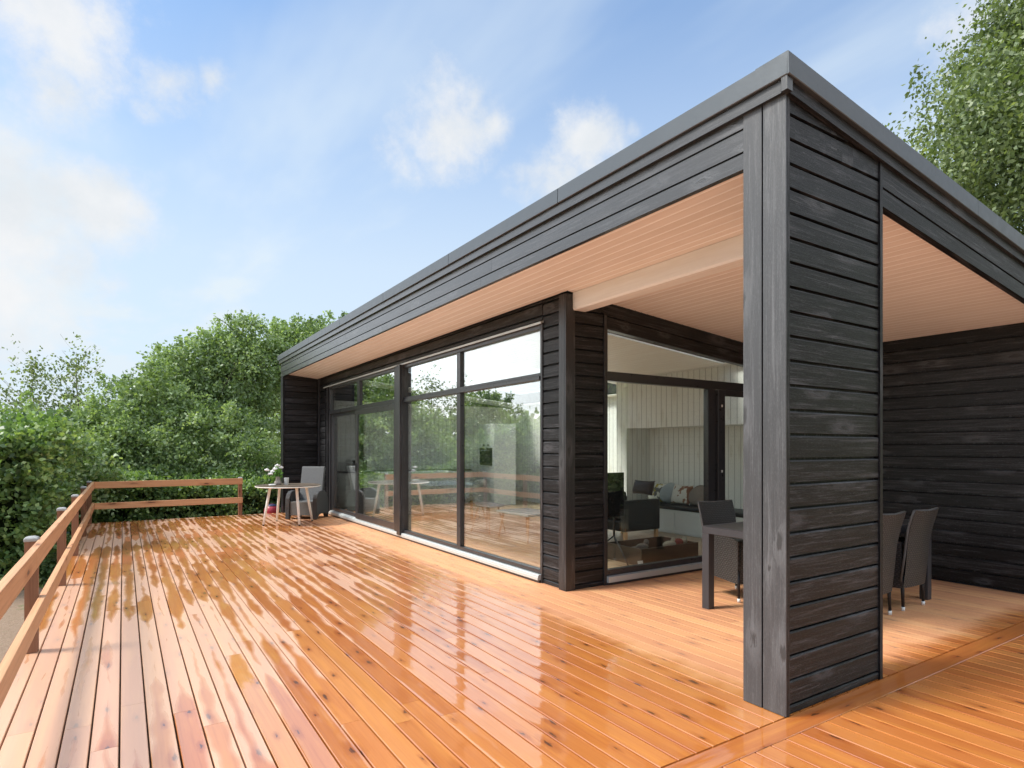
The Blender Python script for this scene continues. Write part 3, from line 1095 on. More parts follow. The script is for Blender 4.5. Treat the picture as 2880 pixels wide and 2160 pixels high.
rz = lambda x: ceilz(x) - .002
panel_wall(mb, (WX, 8.03), (WX, 4.97), 1.80, rz(WX), None)        # above the niche
panel_wall(mb, (WX, 8.30), (WX, 8.03), FZ, rz(WX), None)
panel_wall(mb, (WX + .55, 8.03), (WX + .55, 4.97), FZ, 1.80, None)  # back of the niche
panel_wall(mb, (WX, 8.03), (WX + .55, 8.03), FZ, 1.80, None)
mb.add([(WX, 8.03, 1.8), (WX, 4.97, 1.8), (WX + .55, 4.97, 1.8), (WX + .55, 8.03, 1.8)])
mb.build('niche_wall', M['panel'], house)
for wa, wb in (((WX, 8.30), (9.0, 8.30)), ((9.0, 14.08), (9.0, 8.30)), ((3.91, 14.09), (9.0, 14.09)), ((3.905, 14.09), (3.905, 13.3)), ((3.905, 5.29), (3.905, 4.97)),
               ((4.27, 4.965), (3.91, 4.965)), ((WX + .55, 4.965), (7.19, 4.965))):
    mb = MB()
    panel_wall(mb, wa, wb, FZ, rz(max(wa[0], wb[0])), None)
    mb.build('room_wall', M['panel'], house)
mb = MB()
mb.box(9.02, 9.2, 4.8, 14.36, -.4, 2.52, .3)
mb.box(7.64, 9.02, 4.80, 4.96, -.4, 2.55, .3)
mb.box(3.9, 9.2, 14.12, 14.34, -.4, 2.95, .3)
mb.build('back_wall', M['black'], house)
mb = MB()
mb.box(WX - .002, WX + .548, 4.98, 8.028, FZ, .43, .5)
bench = mb.build('bench', M['white'], house)
mb = MB()
for y in (5.2, 6.05, 6.9, 7.6):
    mb.box(WX - .014, WX - .003, y, y + .06, .10, .38)
mb.box(WX - .014, WX - .003, 5.0, 8.0, .381, .425)
mb.box(WX - .014, WX - .003, 5.0, 8.0, .055, .099)
mb.build('bench_front', M['white'], bench)
mb = MB()
mb.box(WX - .03, WX + .53, 4.99, 8.02, .432, .497)
mb.build('seat_pad', M['leather'], bench, bevel=.02)

# ------------------------------------------------------------------ railing
rail = thing('railing', (-.55, 14.03, 0), 'two rail timber railing with white capped posts round the deck corner', 'railing')


def post(x, y, h=.80, s=.076):
    mb = MB()
    mb.box(x - s / 2, x + s / 2, y - s / 2, y + s / 2, 0, h)
    p = mb.build('post', M['post'], rail, bevel=.003)
    mb = MB()
    c = s / 2 + .005
    rows = []
    for k, (e, z) in enumerate(((c, h - .012), (c, h + .008), (c - .006, h + .016), (c * .45, h + .024))):
        rows.append([(x - e, y - e, z), (x + e, y - e, z), (x + e, y + e, z), (x - e, y + e, z)])
    mb.grid(rows, True, smooth=False, caps=True)
    mb.build('post_cap', M['capgrey'], p, bevel=.004)


for y in (14.07, 12.13, 10.05, 7.94, 5.46, 3.2):
    post(-.548, y)
post(2.118, 14.135)
IX = -.509
for z0, z1 in ((.672, .80), (.272, .392)):
    for ya, yb in ((14.19, 9.9), (9.897, 4.9 if z0 > .5 else 5.5), (4.897 if z0 > .5 else 5.497, 1.2)):
        mb = MB()
        mb.box(IX, IX + .043, yb, ya, z0, z1)
        mb.build('rail', M['rail'], rail, bevel=.004)
for z0, z1 in ((.672, .80), (.272, .392)):
    mb = MB()
    mb.box(IX + .0435, 2.158, 14.052, 14.095, z0, z1, None, 0)
    mb.build('rail', M['rail'], rail, bevel=.004)

# ------------------------------------------------------------------ round bistro table with its things
TX, TY, TZ = 2.67, 12.10, .742
t = thing('round_table', (TX, TY, 0), 'round garden table with splayed cream legs on the wet deck', 'table')
mb = MB()
prof = [(.001, .716), (.57, .716), (.592, .720), (.596, .730), (.592, .738), (.001, .738)]
mb.lathe([(.001, -.012), (.585, -.012), (.598, -.006), (.60, .001), (.596, .006), (.001, .006)], (0, 0, .722), 48)
mb.build('table_rim', M['cream'], t, local=True)
mb = MB()
k = 11
for i in range(k):
    a, b = -.585 + i * 1.17 / k + .003, -.585 + (i + 1) * 1.17 / k - .003
    m_ = max(abs(a), abs(b))
    L = math.sqrt(max(0, .588 ** 2 - m_ ** 2))
    ca, cb = math.sqrt(max(0, .588 ** 2 - a * a)), math.sqrt(max(0, .588 ** 2 - b * b))
    mb.prism((0, a, .729), (0, b, .729), (0, 0, 1), [(0, 0), (.012, 0), (.012, .001), (0, .001)]) if False else None
    ou, ov, rn = RNG.random() * 40, RNG.random() * 40, RNG.random()
    top = [(-ca, a, .742), (ca, a, .742), (cb, b, .742), (-cb, b, .742)]
    mb.add(top, [(p[0] + ou, p[1] + ov) for p in top], rn)
    for p, q in ((0, 1), (1, 2), (2, 3), (3, 0)):
        P, Q = top[p], top[q]
        mb.add([(P[0], P[1], .729), (Q[0], Q[1], .729), Q, P], None, rn)
o = mb.build('table_top', M['tabletop'], t, local=True)
for ang in (193, 104, 13, 281):
    a = R(ang)
    tp = (math.cos(a) * .36, math.sin(a) * .36, .712)
    bt = (math.cos(a) * .485, math.sin(a) * .485, .022)
    mb = MB()
    mb.tube(bt, tp, .021, .027, 14)
    lg = mb.build('leg', M['cream'], t, local=True)
    mb = MB()
    mb.tube((bt[0] + math.cos(a) * .004, bt[1] + math.sin(a) * .004, 0), bt, .016, .0185, 12)
    mb.build('foot', M['rubber'], lg, local=True)

v = thing('flower_pot', (2.50, 12.22, TZ), 'stoneware pot of white flowers on the round garden table', 'flower pot')
mb = MB()
mb.lathe([(.052, 0), (.062, .004), (.064, .06), (.058, .064), (.050, .066), (.050, .072), (.040, .10), (.037, .15), (.042, .16), (.034, .16), (.03, .12), (.001, .11)], seg=22)
mb.build('pot', M['stone'], v, local=True)
mb = MB()
rr = random.Random(3)
stems = []
for (dx, dy, dz) in ((-.20, -.02, .285), (-.145, -.06, .215), (-.085, .03, .255), (-.01, .0, .365), (.062, .015, .325), (-.05, -.02, .31)):
    tip = Vector((dx, dy, dz))
    base = Vector((0, 0, .13))
    mid = base.lerp(tip, .5) + Vector((0, 0, .03))
    mb.path([base, mid, tip], [.003, .0028, .002], 6)
    stems.append(tip)
mb.build('stem', M['plantleaf'], v, local=True)


def leaf_mesh(name, pos, tan, size, mat, rnd, parent=None, asp=.62, seed=0, fold=.25):
    """pos (N,3), tan (N,3) leaf axis; every leaf one four-cornered blade"""
    rg = np.random.default_rng(seed)
    N = len(pos)
    tan = tan / np.linalg.norm(tan, axis=1, keepdims=True)
    h = rg.normal(size=(N, 3))
    s = np.cross(tan, h)
    s /= np.linalg.norm(s, axis=1, keepdims=True) + 1e-9
    nn = np.cross(tan, s)
    L = (size * rg.uniform(.65, 1.3, N))[:, None]
    Wd = L * asp * .5
    a = pos - tan * L * .5
    b = pos + s * Wd + nn * L * fold * .3 + tan * L * .05
    c = pos + tan * L * .5
    d = pos - s * Wd + nn * L * fold * .3 + tan * L * .05
    V = np.stack([a, b, c, d], 1).reshape(-1, 3).astype(np.float32)
    me = bpy.data.meshes.new(name)
    me.vertices.add(4 * N)
    me.vertices.foreach_set('co', V.ravel())
    me.loops.add(4 * N)
    me.loops.foreach_set('vertex_index', np.arange(4 * N, dtype=np.int32))
    me.polygons.add(N)
    me.polygons.foreach_set('loop_start', np.arange(0, 4 * N, 4, dtype=np.int32))
    me.polygons.foreach_set('loop_total', np.full(N, 4, dtype=np.int32))
    at = me.attributes.new('rnd', 'FLOAT', 'FACE')
    at.data.foreach_set('value', np.clip(rnd, 0, 1).astype(np.float32))
    me.materials.append(mat)
    me.update(calc_edges=True)
    o = bpy.data.objects.new(name, me)
    C.objects.link(o)
    if parent is not None:
        o.parent = parent
    return o


rg = np.random.default_rng(5)
N = 90
pp = rg.normal(size=(N, 3)) * np.array([.05, .045, .05]) + np.array([-.01, 0, .22])
leaf_mesh('leaves', pp, rg.normal(size=(N, 3)), .055, M['plantleaf'], rg.random(N), v, .7)
for q in stems:
    mb = MB()
    for k in range(3):
        rad = .036 - k * .009
        mb.ellipsoid((q.x + rr.uniform(-.008, .008), q.y + rr.uniform(-.008, .008), q.z + k * .014), (rad, rad, rad * .55), 11, 6)
    for k in range(9):
        a = 2 * math.pi * k / 9
        mb.ellipsoid((q.x + .033 * math.cos(a), q.y + .033 * math.sin(a), q.z + rr.uniform(-.01, .012)), (.016, .016, .012), 8, 5)
    mb.build('flower', M['petal'], v, local=True)
cp = thing('cup', (2.64, 12.13, TZ), 'tall white cup standing beside the flower pot', 'cup')
mb = MB()
mb.lathe([(.034, 0), (.037, .003), (.043, .075), (.047, .132), (.048, .138), (.044, .138), (.040, .08), (.033, .012), (.001, .01)], seg=24)
mb.build('cup_body', M['ceramic'], cp, local=True)
ds = thing('ashtray', (2.36, 12.03, TZ), 'low white ashtray left of the flower pot', 'ashtray')
mb = MB()
mb.lathe([(.055, 0), (.062, .003), (.066, .022), (.062, .026), (.056, .024), (.05, .008), (.001, .007)], seg=24)
mb.build('dish', M['ceramic'], ds, local=True)

# ------------------------------------------------------------------ wicker armchair
ac = thing('wicker_armchair', (3.22, 12.86, 0), 'grey wicker armchair with rounded dark arms beside the wing wall', 'armchair', rz=R(-39))
# local: faces -Y
for sx in (-1, 1):
    mb = MB()
    out_ = [(-.31, .0), (-.31, .30), (-.30, .42), (-.255, .515), (-.17, .565), (-.05, .575), (.10, .56), (.20, .50), (.255, .40), (.275, .26), (.27, .0), (.235, .0), (.20, .06), (.10, .095), (-.05, .105), (-.17, .085), (-.235, .045), (-.255, .0)]
    xa, xb = sx * .245, sx * .335
    L0 = [(xa, y, z) for y, z in out_]
    L1 = [(xb, y, z) for y, z in out_]
    if sx < 0:
        L0, L1 = L1, L0
    mb.add(L0[::1], [(p[1], p[2]) for p in L0], .5)
    mb.add(L1[::-1], [(p[1], p[2]) for p in L1[::-1]], .5)
    s_ = 0
    for i in range(len(out_)):
        j = (i + 1) % len(out_)
        d_ = math.dist(out_[i], out_[j])
        mb.add([L0[j], L0[i], L1[i], L1[j]], [(s_ + d_, 0), (s_, 0), (s_, .09), (s_ + d_, .09)], .5)
        s_ += d_
    mb.build('armrest', M['weave_arm'], ac, local=True, bevel=.012)
mb = MB()
mb.box(-.243, .243, -.29, .20, .075, .36)
mb.build('seat', M['weave_back'], ac, local=True, bevel=.015)
mb = MB()
mb.prism((-.245, 0, 0), (.245, 0, 0), (0, 1, 0), [(.10, .34), (.16, .34), (.335, 1.045), (.325, 1.06), (.275, 1.055), (.262, 1.04)])
mb.build('backrest', M['weave_back'], ac, local=True, bevel=.012)

# ------------------------------------------------------------------ things past the deck end
stp = thing('step', (2.62, 14.55, -.2), 'wooden step below the open end of the deck', 'step')
mb = MB()
for i in range(4):
    mb.box(2.24, 2.985, 14.21 + i * .17, 14.37 + i * .17, -.20, -.165)
mb.box(2.28, 2.32, 14.21, 14.88, GZ, -.201)
mb.box(2.9, 2.94, 14.21, 14.88, GZ, -.201)
mb.build('tread', M['rail'], stp)
bl = thing('toy_ball', (2.86, 14.62, -.165), 'red and navy ball lying on the step by the wing wall', 'ball')
mb = MB()
mb.ellipsoid((0, 0, .17), (.17, .17, .17), 24, 16)
mb.build('ball', M['redpl'], bl, local=True)
mb = MB()
mb.lathe([(.125, .289), (.10, .311), (.06, .331), (.001, .3425)], seg=24)
mb.build('cap', M['bluepl'], bl, local=True)

# ------------------------------------------------------------------ dining set under the porch
dt = thing('dining_table', (5.45, 3.2, 0), 'long anthracite dining table with square legs under the porch roof', 'dining table')
mb = MB()
x0, x1, y0, y1 = 4.415, 6.52, 2.70, 3.68
mb.box(x0 + .02, x1 - .02, y0 + .02, y1 - .02, .722, .743)
mb.build('table_top', M['darktop'], dt)
mb = MB()
mb.box(x0, x1, y0, y0 + .045, .68, .745)
mb.box(x0, x1, y1 - .045, y1, .68, .745)
mb.box(x0, x0 + .045, y0 + .045, y1 - .045, .68, .745)
mb.box(x1 - .045, x1, y0 + .045, y1 - .045, .68, .745)
mb.build('apron', M['tablemetal'], dt, bevel=.003)
for x in (x0, x1 - .075):
    for y in (y0, y1 - .075):
        mb = MB()
        mb.box(x, x + .075, y, y + .075, 0, .679)
        mb.build('leg', M['tablemetal'], dt, bevel=.003)


def rattan_chair(label):
    """local: the sitter faces +Y, back legs at y = -.21"""
    c = thing('rattan_chair', (0, 0, 0), label, 'chair', 'rattan chairs at the dining table')
    w = .205
    # back: a curved woven shell from the skirt to the top rail
    mb = MB()

    def back(off):
        rows = []
        for z, y, ww in ((.205, -.205, w), (.35, -.222, w), (.5, -.235, w + .002), (.62, -.245, w + .006), (.75, -.27, w + .012), (.85, -.298, w + .016), (.895, -.315, w + .016)):
            row = []
            for i in range(11):
                s = -1 + 2 * i / 10
                row.append((s * ww, y + off - .022 * (1 - s * s) * (1 if off <= 0 else .6), z + (.012 * (s * s) if z > .88 else 0)))
            rows.append(row)
        return rows
    A, B = back(-.014), back(.014)
    mb.grid(A, smooth=True)
    mb.grid([r[::-1] for r in B], smooth=True)
    mb.grid([A[-1][::1], B[-1]], smooth=False)
    mb.grid([B[0], A[0]], smooth=False)
    mb.build('backrest', M['weave'], c, local=True)
    mb = MB()
    for sx in (-1, 1):
        pts = [(sx * (w + (.014 if z > .7 else .004)), y, z) for z, y in ((.26, -.20), (.5, -.232), (.62, -.245), (.75, -.268), (.85, -.296), (.897, -.312))]
        mb.path(pts, [.011] * 6, 8)
    mb.path([(-(w + .014), -.312, .90), (0, -.336, .892), (w + .014, -.312, .90)], [.011] * 3, 8)
    mb.build('edge_strap', M['strap'], c, local=True)
    # woven body: sides and front
    for sx in (-1, 1):
        mb = MB()
        a, b = sx * w, sx * (w - .022)
        pr = [(-.215, .20), (.21, .17), (.215, .57), (.10, .60), (-.20, .615)]
        La, Lb = [(a, y, z) for y, z in pr], [(b, y, z) for y, z in pr]
        if sx > 0:
            La, Lb = Lb, La
        mb.add(La[::-1], [(p[1], p[2]) for p in La[::-1]])
        mb.add(Lb, [(p[1], p[2]) for p in Lb])
        for i in range(5):
            j = (i + 1) % 5
            mb.add([La[i], La[j], Lb[j], Lb[i]], [(0, 0), (.3, 0), (.3, .02), (0, .02)])
        mb.build('side_panel', M['weave'], c, local=True)
    mb = MB()
    rows = []
    for z, y in ((.165, .205), (.30, .222), (.45, .232), (.545, .228), (.572, .212), (.578, .18), (.565, -.19)):
        rows.append([(-.182 + .364 * i / 8, y + (.014 * (1 - (2 * i / 8 - 1) ** 2) if z < .57 else 0), z) for i in range(9)])
    mb.grid(rows, smooth=True)
    mb.build('seat', M['weave'], c, local=True)
    for sx in (-1, 1):
        for sy in (-1, 1):
            mb = MB()
            tp = (sx * .185, sy * .20, .30)
            bt = (sx * .188, sy * .21, .035)
            mb.tube(bt, tp, .0125, .017, 10)
            lg = mb.build('leg', M['blackmetal'], c, local=True)
            mb = MB()
            mb.tube((sx * .1885, sy * .2115, 0), bt, .0145, .0155, 10)
            mb.build('foot', M['whiteplastic'], lg, local=True)
    return c


ch = rattan_chair('rattan chair nearest the side wall, its curved back turned to the viewer')
ch.location = (6.03, 2.855, 0)
c2 = copy_tree(ch)
c2.location = (5.42, 2.855, 0)
c2['label'] = 'rattan chair half hidden behind the right edge of the column'
c3 = copy_tree(ch)
c3.location = (5.08, 3.80, 0)
c3.rotation_euler = (0, 0, R(180 - 9))
c3['label'] = 'rattan chair across the dining table, its front facing the viewer beside the table leg'

# ------------------------------------------------------------------ things in the sitting room
a = thing('leather_armchair', (6.6, 7.0, FZ), 'boxy black leather armchair with oak legs behind the porch window', 'armchair')
mb = MB()
mb.box(6.24, 6.98, 6.62, 6.72, .20, .665)
mb.box(6.24, 6.98, 7.34, 7.44, .20, .665)
mb.box(6.24, 6.98, 6.721, 7.339, .20, .36)
mb.build('body', M['leather'], a, bevel=.02)
mb = MB()
mb.box(6.255, 6.40, 6.73, 7.33, .361, .80)
mb.build('backrest', M['leather'], a, bevel=.04)
mb = MB()
mb.box(6.405, 6.99, 6.735, 7.325, .362, .50)
mb.build('seat_cushion', M['leather'], a, bevel=.04)
for x in (6.26, 6.90):
    for y in (6.63, 7.37):
        mb = MB()
        mb.box(x, x + .05, y, y + .05, FZ, .199)
        mb.build('leg', M['oak'], a, bevel=.003)


def cushion(name, c, r, mat, label, sq=.5, rz=0, tilt=.3):
    o = thing(name, c, label, 'cushion', 'cushions on the niche bench', rz)
    mb = MB()
    rows = []
    nn = 14
    for side in (1, -1):
        rows = []
        for i in range(nn + 1):
            row = []
            for j in range(nn + 1):
                s, t_ = -1 + 2 * i / nn, -1 + 2 * j / nn
                th = ((1 - abs(s) ** 3) * (1 - abs(t_) ** 3)) ** .5
                pin = 1 - .10 * (1 - s * s) * abs(t_) ** 4 - .10 * (1 - t_ * t_) * abs(s) ** 4
                if sq < .3:      # round cushion
                    k = max(abs(s), abs(t_), 1e-6)
                    rad = math.hypot(s, t_)
                    pin = k / max(rad, 1e-6) if rad > 0 else 1
                    th = max(0, 1 - (k ** 3)) ** .5
                row.append((side * r[0] * th - tilt * t_ * r[2] * -1 * .0 + (t_ * r[2] * tilt), s * r[1] * pin, r[2] + t_ * r[2] * pin))
            rows.append(row if side > 0 else row[::-1])
        mb.grid(rows, smooth=True)
    mb.build('cover', mat, o, local=True)
    return o


cushion('cushion', (7.98, 7.62, .50), (.09, .20, .17), M['owlprint'], 'white cushion flecked with grey and yellow at the left end of the bench')
cushion('cushion', (7.95, 7.33, .50), (.10, .19, .175), M['bluefab'], 'round pale blue cushion left of the brown flecked one', .1)
cushion('cushion', (7.92, 7.02, .50), (.09, .21, .165), M['cowprint'], 'white cushion with brown flecks in the middle of the bench')
cushion('cushion', (7.95, 6.68, .50), (.10, .20, .17), M['taupe'], 'round taupe cushion beside the porch window stile', .1)
cushion('cushion', (7.42, 7.42, .66), (.08, .24, .12), M['brownfab'], 'dark brown cushion behind the black leather armchair')

tv = thing('television', (5.02, 5.62, FZ), 'dark television on a slim tripod stand behind the porch window', 'television')
mb = MB()
mb.box(4.55, 5.27, 5.60, 5.635, .60, 1.145)
mb.build('screen', M['screen'], tv, bevel=.006)
mb = MB()
mb.tube((5.14, 5.645, .35), (5.14, 5.645, 1.12), .014, .014, 10)
mb.build('pole', M['tablemetal'], tv)
for e in ((5.06, 5.31), (4.86, 5.86), (5.42, 5.85)):
    mb = MB()
    mb.path([(5.14, 5.645, .36), ((5.14 + e[0]) / 2, (5.645 + e[1]) / 2, .21), (e[0], e[1], FZ + .008)], [.009, .009, .009], 8)
    mb.build('leg', M['tablemetal'], tv)
bx = thing('toy_box', (5.68, 5.53, FZ), 'low dark wooden toy box on the sitting room floor', 'box')
mb = MB()
for b in ((5.18, 6.18, 5.21, 5.235), (5.18, 6.18, 5.825, 5.85), (5.18, 5.205, 5.236, 5.824), (6.155, 6.18, 5.236, 5.824)):
    mb.box(*b, FZ, .245, None, 0 if b[1] - b[0] > .5 else 1)
mb.box(5.206, 6.154, 5.236, 5.824, FZ + .004, FZ + .02)
mb.build('box_body', M['boxwood'], bx)
pl = thing('plush_toy', (5.92, 5.33, .19), 'cream plush toy in a red jumper lying on the toy box edge', 'plush toy')
mb = MB()
mb.ellipsoid((-.16, 0, .055), (.13, .06, .055), 14, 9)
mb.ellipsoid((-.05, .03, .10), (.04, .035, .05), 10, 7)
mb.build('body', M['plush'], pl, local=True)
mb = MB()
mb.ellipsoid((.16, 0, .085), (.05, .05, .05), 12, 8)
mb.ellipsoid((.215, .02, .11), (.025, .02, .03), 8, 6)
mb.ellipsoid((.15, .045, .12), (.02, .015, .035), 8, 6)
mb.build('head', M['plush'], pl, local=True)
mb = MB()
mb.ellipsoid((.03, 0, .070), (.085, .065, .06), 14, 9)
mb.build('jumper', M['redfab'], pl, local=True)
pg = thing('plush_toy', (5.48, 5.50, .16), 'grey plush toy sitting up in the toy box', 'plush toy')
mb = MB()
mb.ellipsoid((0, 0, .07), (.14, .07, .06), 14, 9)
mb.ellipsoid((.10, 0, .14), (.05, .05, .055), 12, 8)
mb.ellipsoid((-.18, .02, .06), (.09, .03, .03), 10, 7)
mb.build('body', M['greyplush'], pg, local=True)
pg.scale = (.72, .72, .72)
pl.scale = (.85, .85, .85)
cd = thing('card', (5.10, 5.12, FZ), 'small white card standing against the porch window', 'card')
mb = MB()
mb.prism((5.06, 5.13, FZ), (5.14, 5.13, FZ), (0, 1, 0), [(0, 0), (.003, 0), (.025, .085), (.022, .085)])
mb.build('card_sheet', M['paper'], cd)

# ------------------------------------------------------------------ kitchen and dining corner behind the long window
isl = thing('kitchen_island', (4.9, 12.2, FZ), 'white kitchen island behind the sliding door', 'kitchen island')
mb = MB()
mb.box(4.62, 6.2, 11.95, 12.60, .14, .90)
mb.box(4.67, 6.15, 12.0, 12.58, FZ, .139)
mb.build('cabinet', M['white'], isl, bevel=.004)
mb = MB()
mb.box(4.58, 6.24, 11.91, 12.64, .901, .935)
mb.build('worktop', M['white'], isl, bevel=.004)
ov = thing('oven_cabinet', (7.9, 13.0, FZ), 'tall white cabinet with a built in black oven', 'oven cabinet')
mb = MB()
mb.box(7.62, 8.25, 12.66, 13.42, FZ, 2.05)
mb.build('cabinet', M['white'], ov, bevel=.004)
mb = MB()
mb.box(7.600, 7.6195, 12.75, 13.33, 1.02, 1.455)
mb.build('oven_door', M['ovenglass'], ov)
mb = MB()
mb.box(7.57, 7.582, 12.85, 13.23, 1.385, 1.40)
mb.box(7.582, 7.599, 12.86, 12.88, 1.385, 1.40)
mb.box(7.582, 7.599, 13.2, 13.22, 1.385, 1.40)
mb.build('handle', M['alu'], ov)
for y in (12.93, 13.15):
    mb = MB()
    mb.tube((7.595, y, 1.52), (7.6195, y, 1.52), .022, .022, 12)
    mb.build('knob', M['blackmetal'], ov)
kc = thing('kitchen_counter', (5.6, 13.75, FZ), 'white kitchen counter along the far end wall', 'kitchen counter')
mb = MB()
mb.box(4.2, 7.4, 13.45, 14.05, .13, .88)
mb.box(4.25, 7.35, 13.5, 14.04, FZ, .129)
mb.build('cabinet', M['white'], kc, bevel=.003)
mb = MB()
mb.box(4.18, 7.42, 13.42, 14.06, .881, .91)
mb.build('worktop', M['blackmetal'], kc)
mw = thing('microwave', (4.65, 13.7, .91), 'white microwave with a dark door on the far kitchen counter', 'microwave')
mb = MB()
mb.box(4.36, 4.90, 13.55, 13.95, .912, 1.20)
mb.build('case', M['white'], mw, bevel=.006)
mb = MB()
mb.box(4.39, 4.72, 13.540, 13.5495, .94, 1.17)
mb.build('door', M['ovenglass'], mw)
tb = thing('white_dining_table', (5.4, 11.1, FZ), 'white topped table on hairpin legs behind the long window', 'table')
mb = MB()
mb.box(4.85, 5.95, 10.3, 11.75, .722, .745)
mb.build('table_top', M['white'], tb, bevel=.005)
for x, sx in ((4.95, -1), (5.85, 1)):
    for y, sy in ((10.42, -1), (11.62, 1)):
        mb = MB()
        for d in (-.05, .05):
            mb.tube((x + sx * .06, y + sy * .06, FZ), (x + d, y - d * .5, .721), .006, .006, 6)
        mb.build('leg', M['alu'], tb)


def shell_chair(loc, rz, label):
    c = thing('shell_chair', loc, label, 'chair', 'white shell chairs by the white dining table', rz)
    mb = MB()
    rows = []
    for y, z, w_, b_ in ((.21, .43, .19, .0), (.12, .425, .215, .03), (-.05, .42, .225, .05), (-.15, .45, .225, .07), (-.20, .55, .22, .075), (-.225, .68, .21, .06), (-.24, .78, .17, .04), (-.245, .82, .09, .02)):
        rows.append([(w_ * s, y + (b_ if z > .5 else 0) * s * s, z + (b_ * s * s * .8 if z < .5 else 0)) for s in [-1 + 2 * i / 10 for i in range(11)]])
    mb.grid(rows, smooth=True)
    o = mb.build('shell', M['white'], c, local=True)
    md = o.modifiers.new('thickness', 'SOLIDIFY')
    md.thickness = .012
    for sx in (-1, 1):
        for sy in (-1, 1):
            mb = MB()
            mb.tube((sx * .21, sy * .2, 0), (sx * .12, sy * .12, .415), .011, .015, 8)
            mb.build('leg', M['oak'], c, local=True)
    return c


shell_chair((5.15, 8.75, FZ), R(200), 'white shell chair nearest the corner wall behind the glass')
shell_chair((5.55, 10.05, FZ), R(20), 'white shell chair pushed up to the white dining table')
cb = thing('bench_stool', (5.3, 7.9, FZ), 'pale wooden bench stool behind the near pane of the long window', 'stool')
mb = MB()
mb.box(5.0, 5.6, 7.35, 8.25, .43, .465)
mb.build('seat', M['white'], cb, bevel=.01)
for x, sx in ((5.08, -1), (5.52, 1)):
    for y, sy in ((7.45, -1), (8.15, 1)):
        mb = MB()
        mb.tube((x + sx * .05, y + sy * .06, FZ), (x, y, .429), .014, .02, 8)
        mb.build('leg', M['oak'], cb)

# ------------------------------------------------------------------ hedge and trees


def fbm(p, s, seed):
    """cheap smooth lumps from a few random plane waves"""
    rg = np.random.default_rng(seed)
    o = np.zeros(len(p))
    for i in range(6):
        d = rg.normal(size=3)
        d /= np.linalg.norm(d)
        f = s * (1.4 ** i)
        o += np.sin(p @ d * f + rg.uniform(0, 6.28)) / (1.3 ** i)
    return o / 2.5


def clumped(centres, per, sig, seed, droop=-.15, up=.25):
    rg = np.random.default_rng(seed)
    n = len(centres)
    cr = rg.random(n)
    pos = np.repeat(centres, per, 0) + rg.normal(size=(n * per, 3)) * np.array([sig, sig, sig * .6])
    tan = rg.normal(size=(n * per, 3)) + np.array([0, 0, droop])
    rn = np.repeat(cr, per) * .6 + rg.random(n * per) * .42 - .03
    return pos, tan, rn


def hedge(label, boxes, n_cl, per, size, seed, root):
    h = thing('hedge', root, label, 'hedge')
    rg = np.random.default_rng(seed)
    cen = []
    areas = []
    for (x0, x1, y0, y1, z0, z1) in boxes:
        areas.append((x1 - x0) * (z1 - z0) + (y1 - y0) * (z1 - z0) + (x1 - x0) * (y1 - y0) * .7)
    for bx_, ar in zip(boxes, areas):
        x0, x1, y0, y1, z0, z1 = bx_
        k = int(n_cl * ar / sum(areas))
        f = rg.random(k)
        a, b = rg.random(k), rg.random(k)
        A1 = (x1 - x0) * (z1 - z0)
        A2 = (y1 - y0) * (z1 - z0)
        A3 = (x1 - x0) * (y1 - y0) * .7
        T = A1 + A2 + A3
        p = np.zeros((k, 3))
        m1, m2 = f < A1 / T, (f >= A1 / T) & (f < (A1 + A2) / T)
        m3 = ~(m1 | m2)
        dep = np.abs(rg.normal(size=k)) * .22
        p[m1] = np.stack([x0 + a * (x1 - x0), y0 + dep, z0 + b * (z1 - z0)], 1)[m1]
        p[m2] = np.stack([x1 - dep, y0 + a * (y1 - y0), z0 + b * (z1 - z0)], 1)[m2]
        p[m3] = np.stack([x0 + a * (x1 - x0), y0 + b * (y1 - y0), z1 - dep], 1)[m3]
        lum = fbm(p, 2.0, seed + 3)
        lum2 = fbm(p * np.array([1, 1, .6]), .9, seed + 5)
        p[:, 1] += -.22 * lum - .30 * lum2
        p[:, 0] += .10 * lum2 * (p[:, 0] > x0 + 1.5)
        p[:, 2] += (.24 * lum + .34 * lum2) * np.clip((p[:, 2] - z0) / (z1 - z0), 0, 1)
        cen.append(p)
    cen = np.concatenate(cen)
    pos, tan, rn = clumped(cen, per, .10, seed + 1)
    pos[:, 2] = np.maximum(pos[:, 2], GZ + .02)
    leaf_mesh('foliage', pos - np.array(root), tan, size, M['hedge'], rn, h, .7, seed)
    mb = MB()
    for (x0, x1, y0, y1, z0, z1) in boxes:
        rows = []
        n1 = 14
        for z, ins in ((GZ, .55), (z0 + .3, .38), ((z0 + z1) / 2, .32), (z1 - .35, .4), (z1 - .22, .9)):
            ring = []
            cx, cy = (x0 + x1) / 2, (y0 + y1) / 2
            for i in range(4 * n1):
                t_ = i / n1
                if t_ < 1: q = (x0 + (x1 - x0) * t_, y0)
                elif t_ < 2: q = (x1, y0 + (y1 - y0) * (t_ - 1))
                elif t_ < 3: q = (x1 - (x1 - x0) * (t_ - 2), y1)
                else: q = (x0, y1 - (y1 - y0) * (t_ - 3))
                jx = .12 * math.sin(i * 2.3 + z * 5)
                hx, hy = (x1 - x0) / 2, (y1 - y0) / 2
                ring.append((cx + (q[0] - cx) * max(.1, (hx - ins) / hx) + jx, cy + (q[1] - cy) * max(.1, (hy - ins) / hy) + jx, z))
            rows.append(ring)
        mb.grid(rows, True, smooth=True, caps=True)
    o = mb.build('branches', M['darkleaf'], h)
    return h


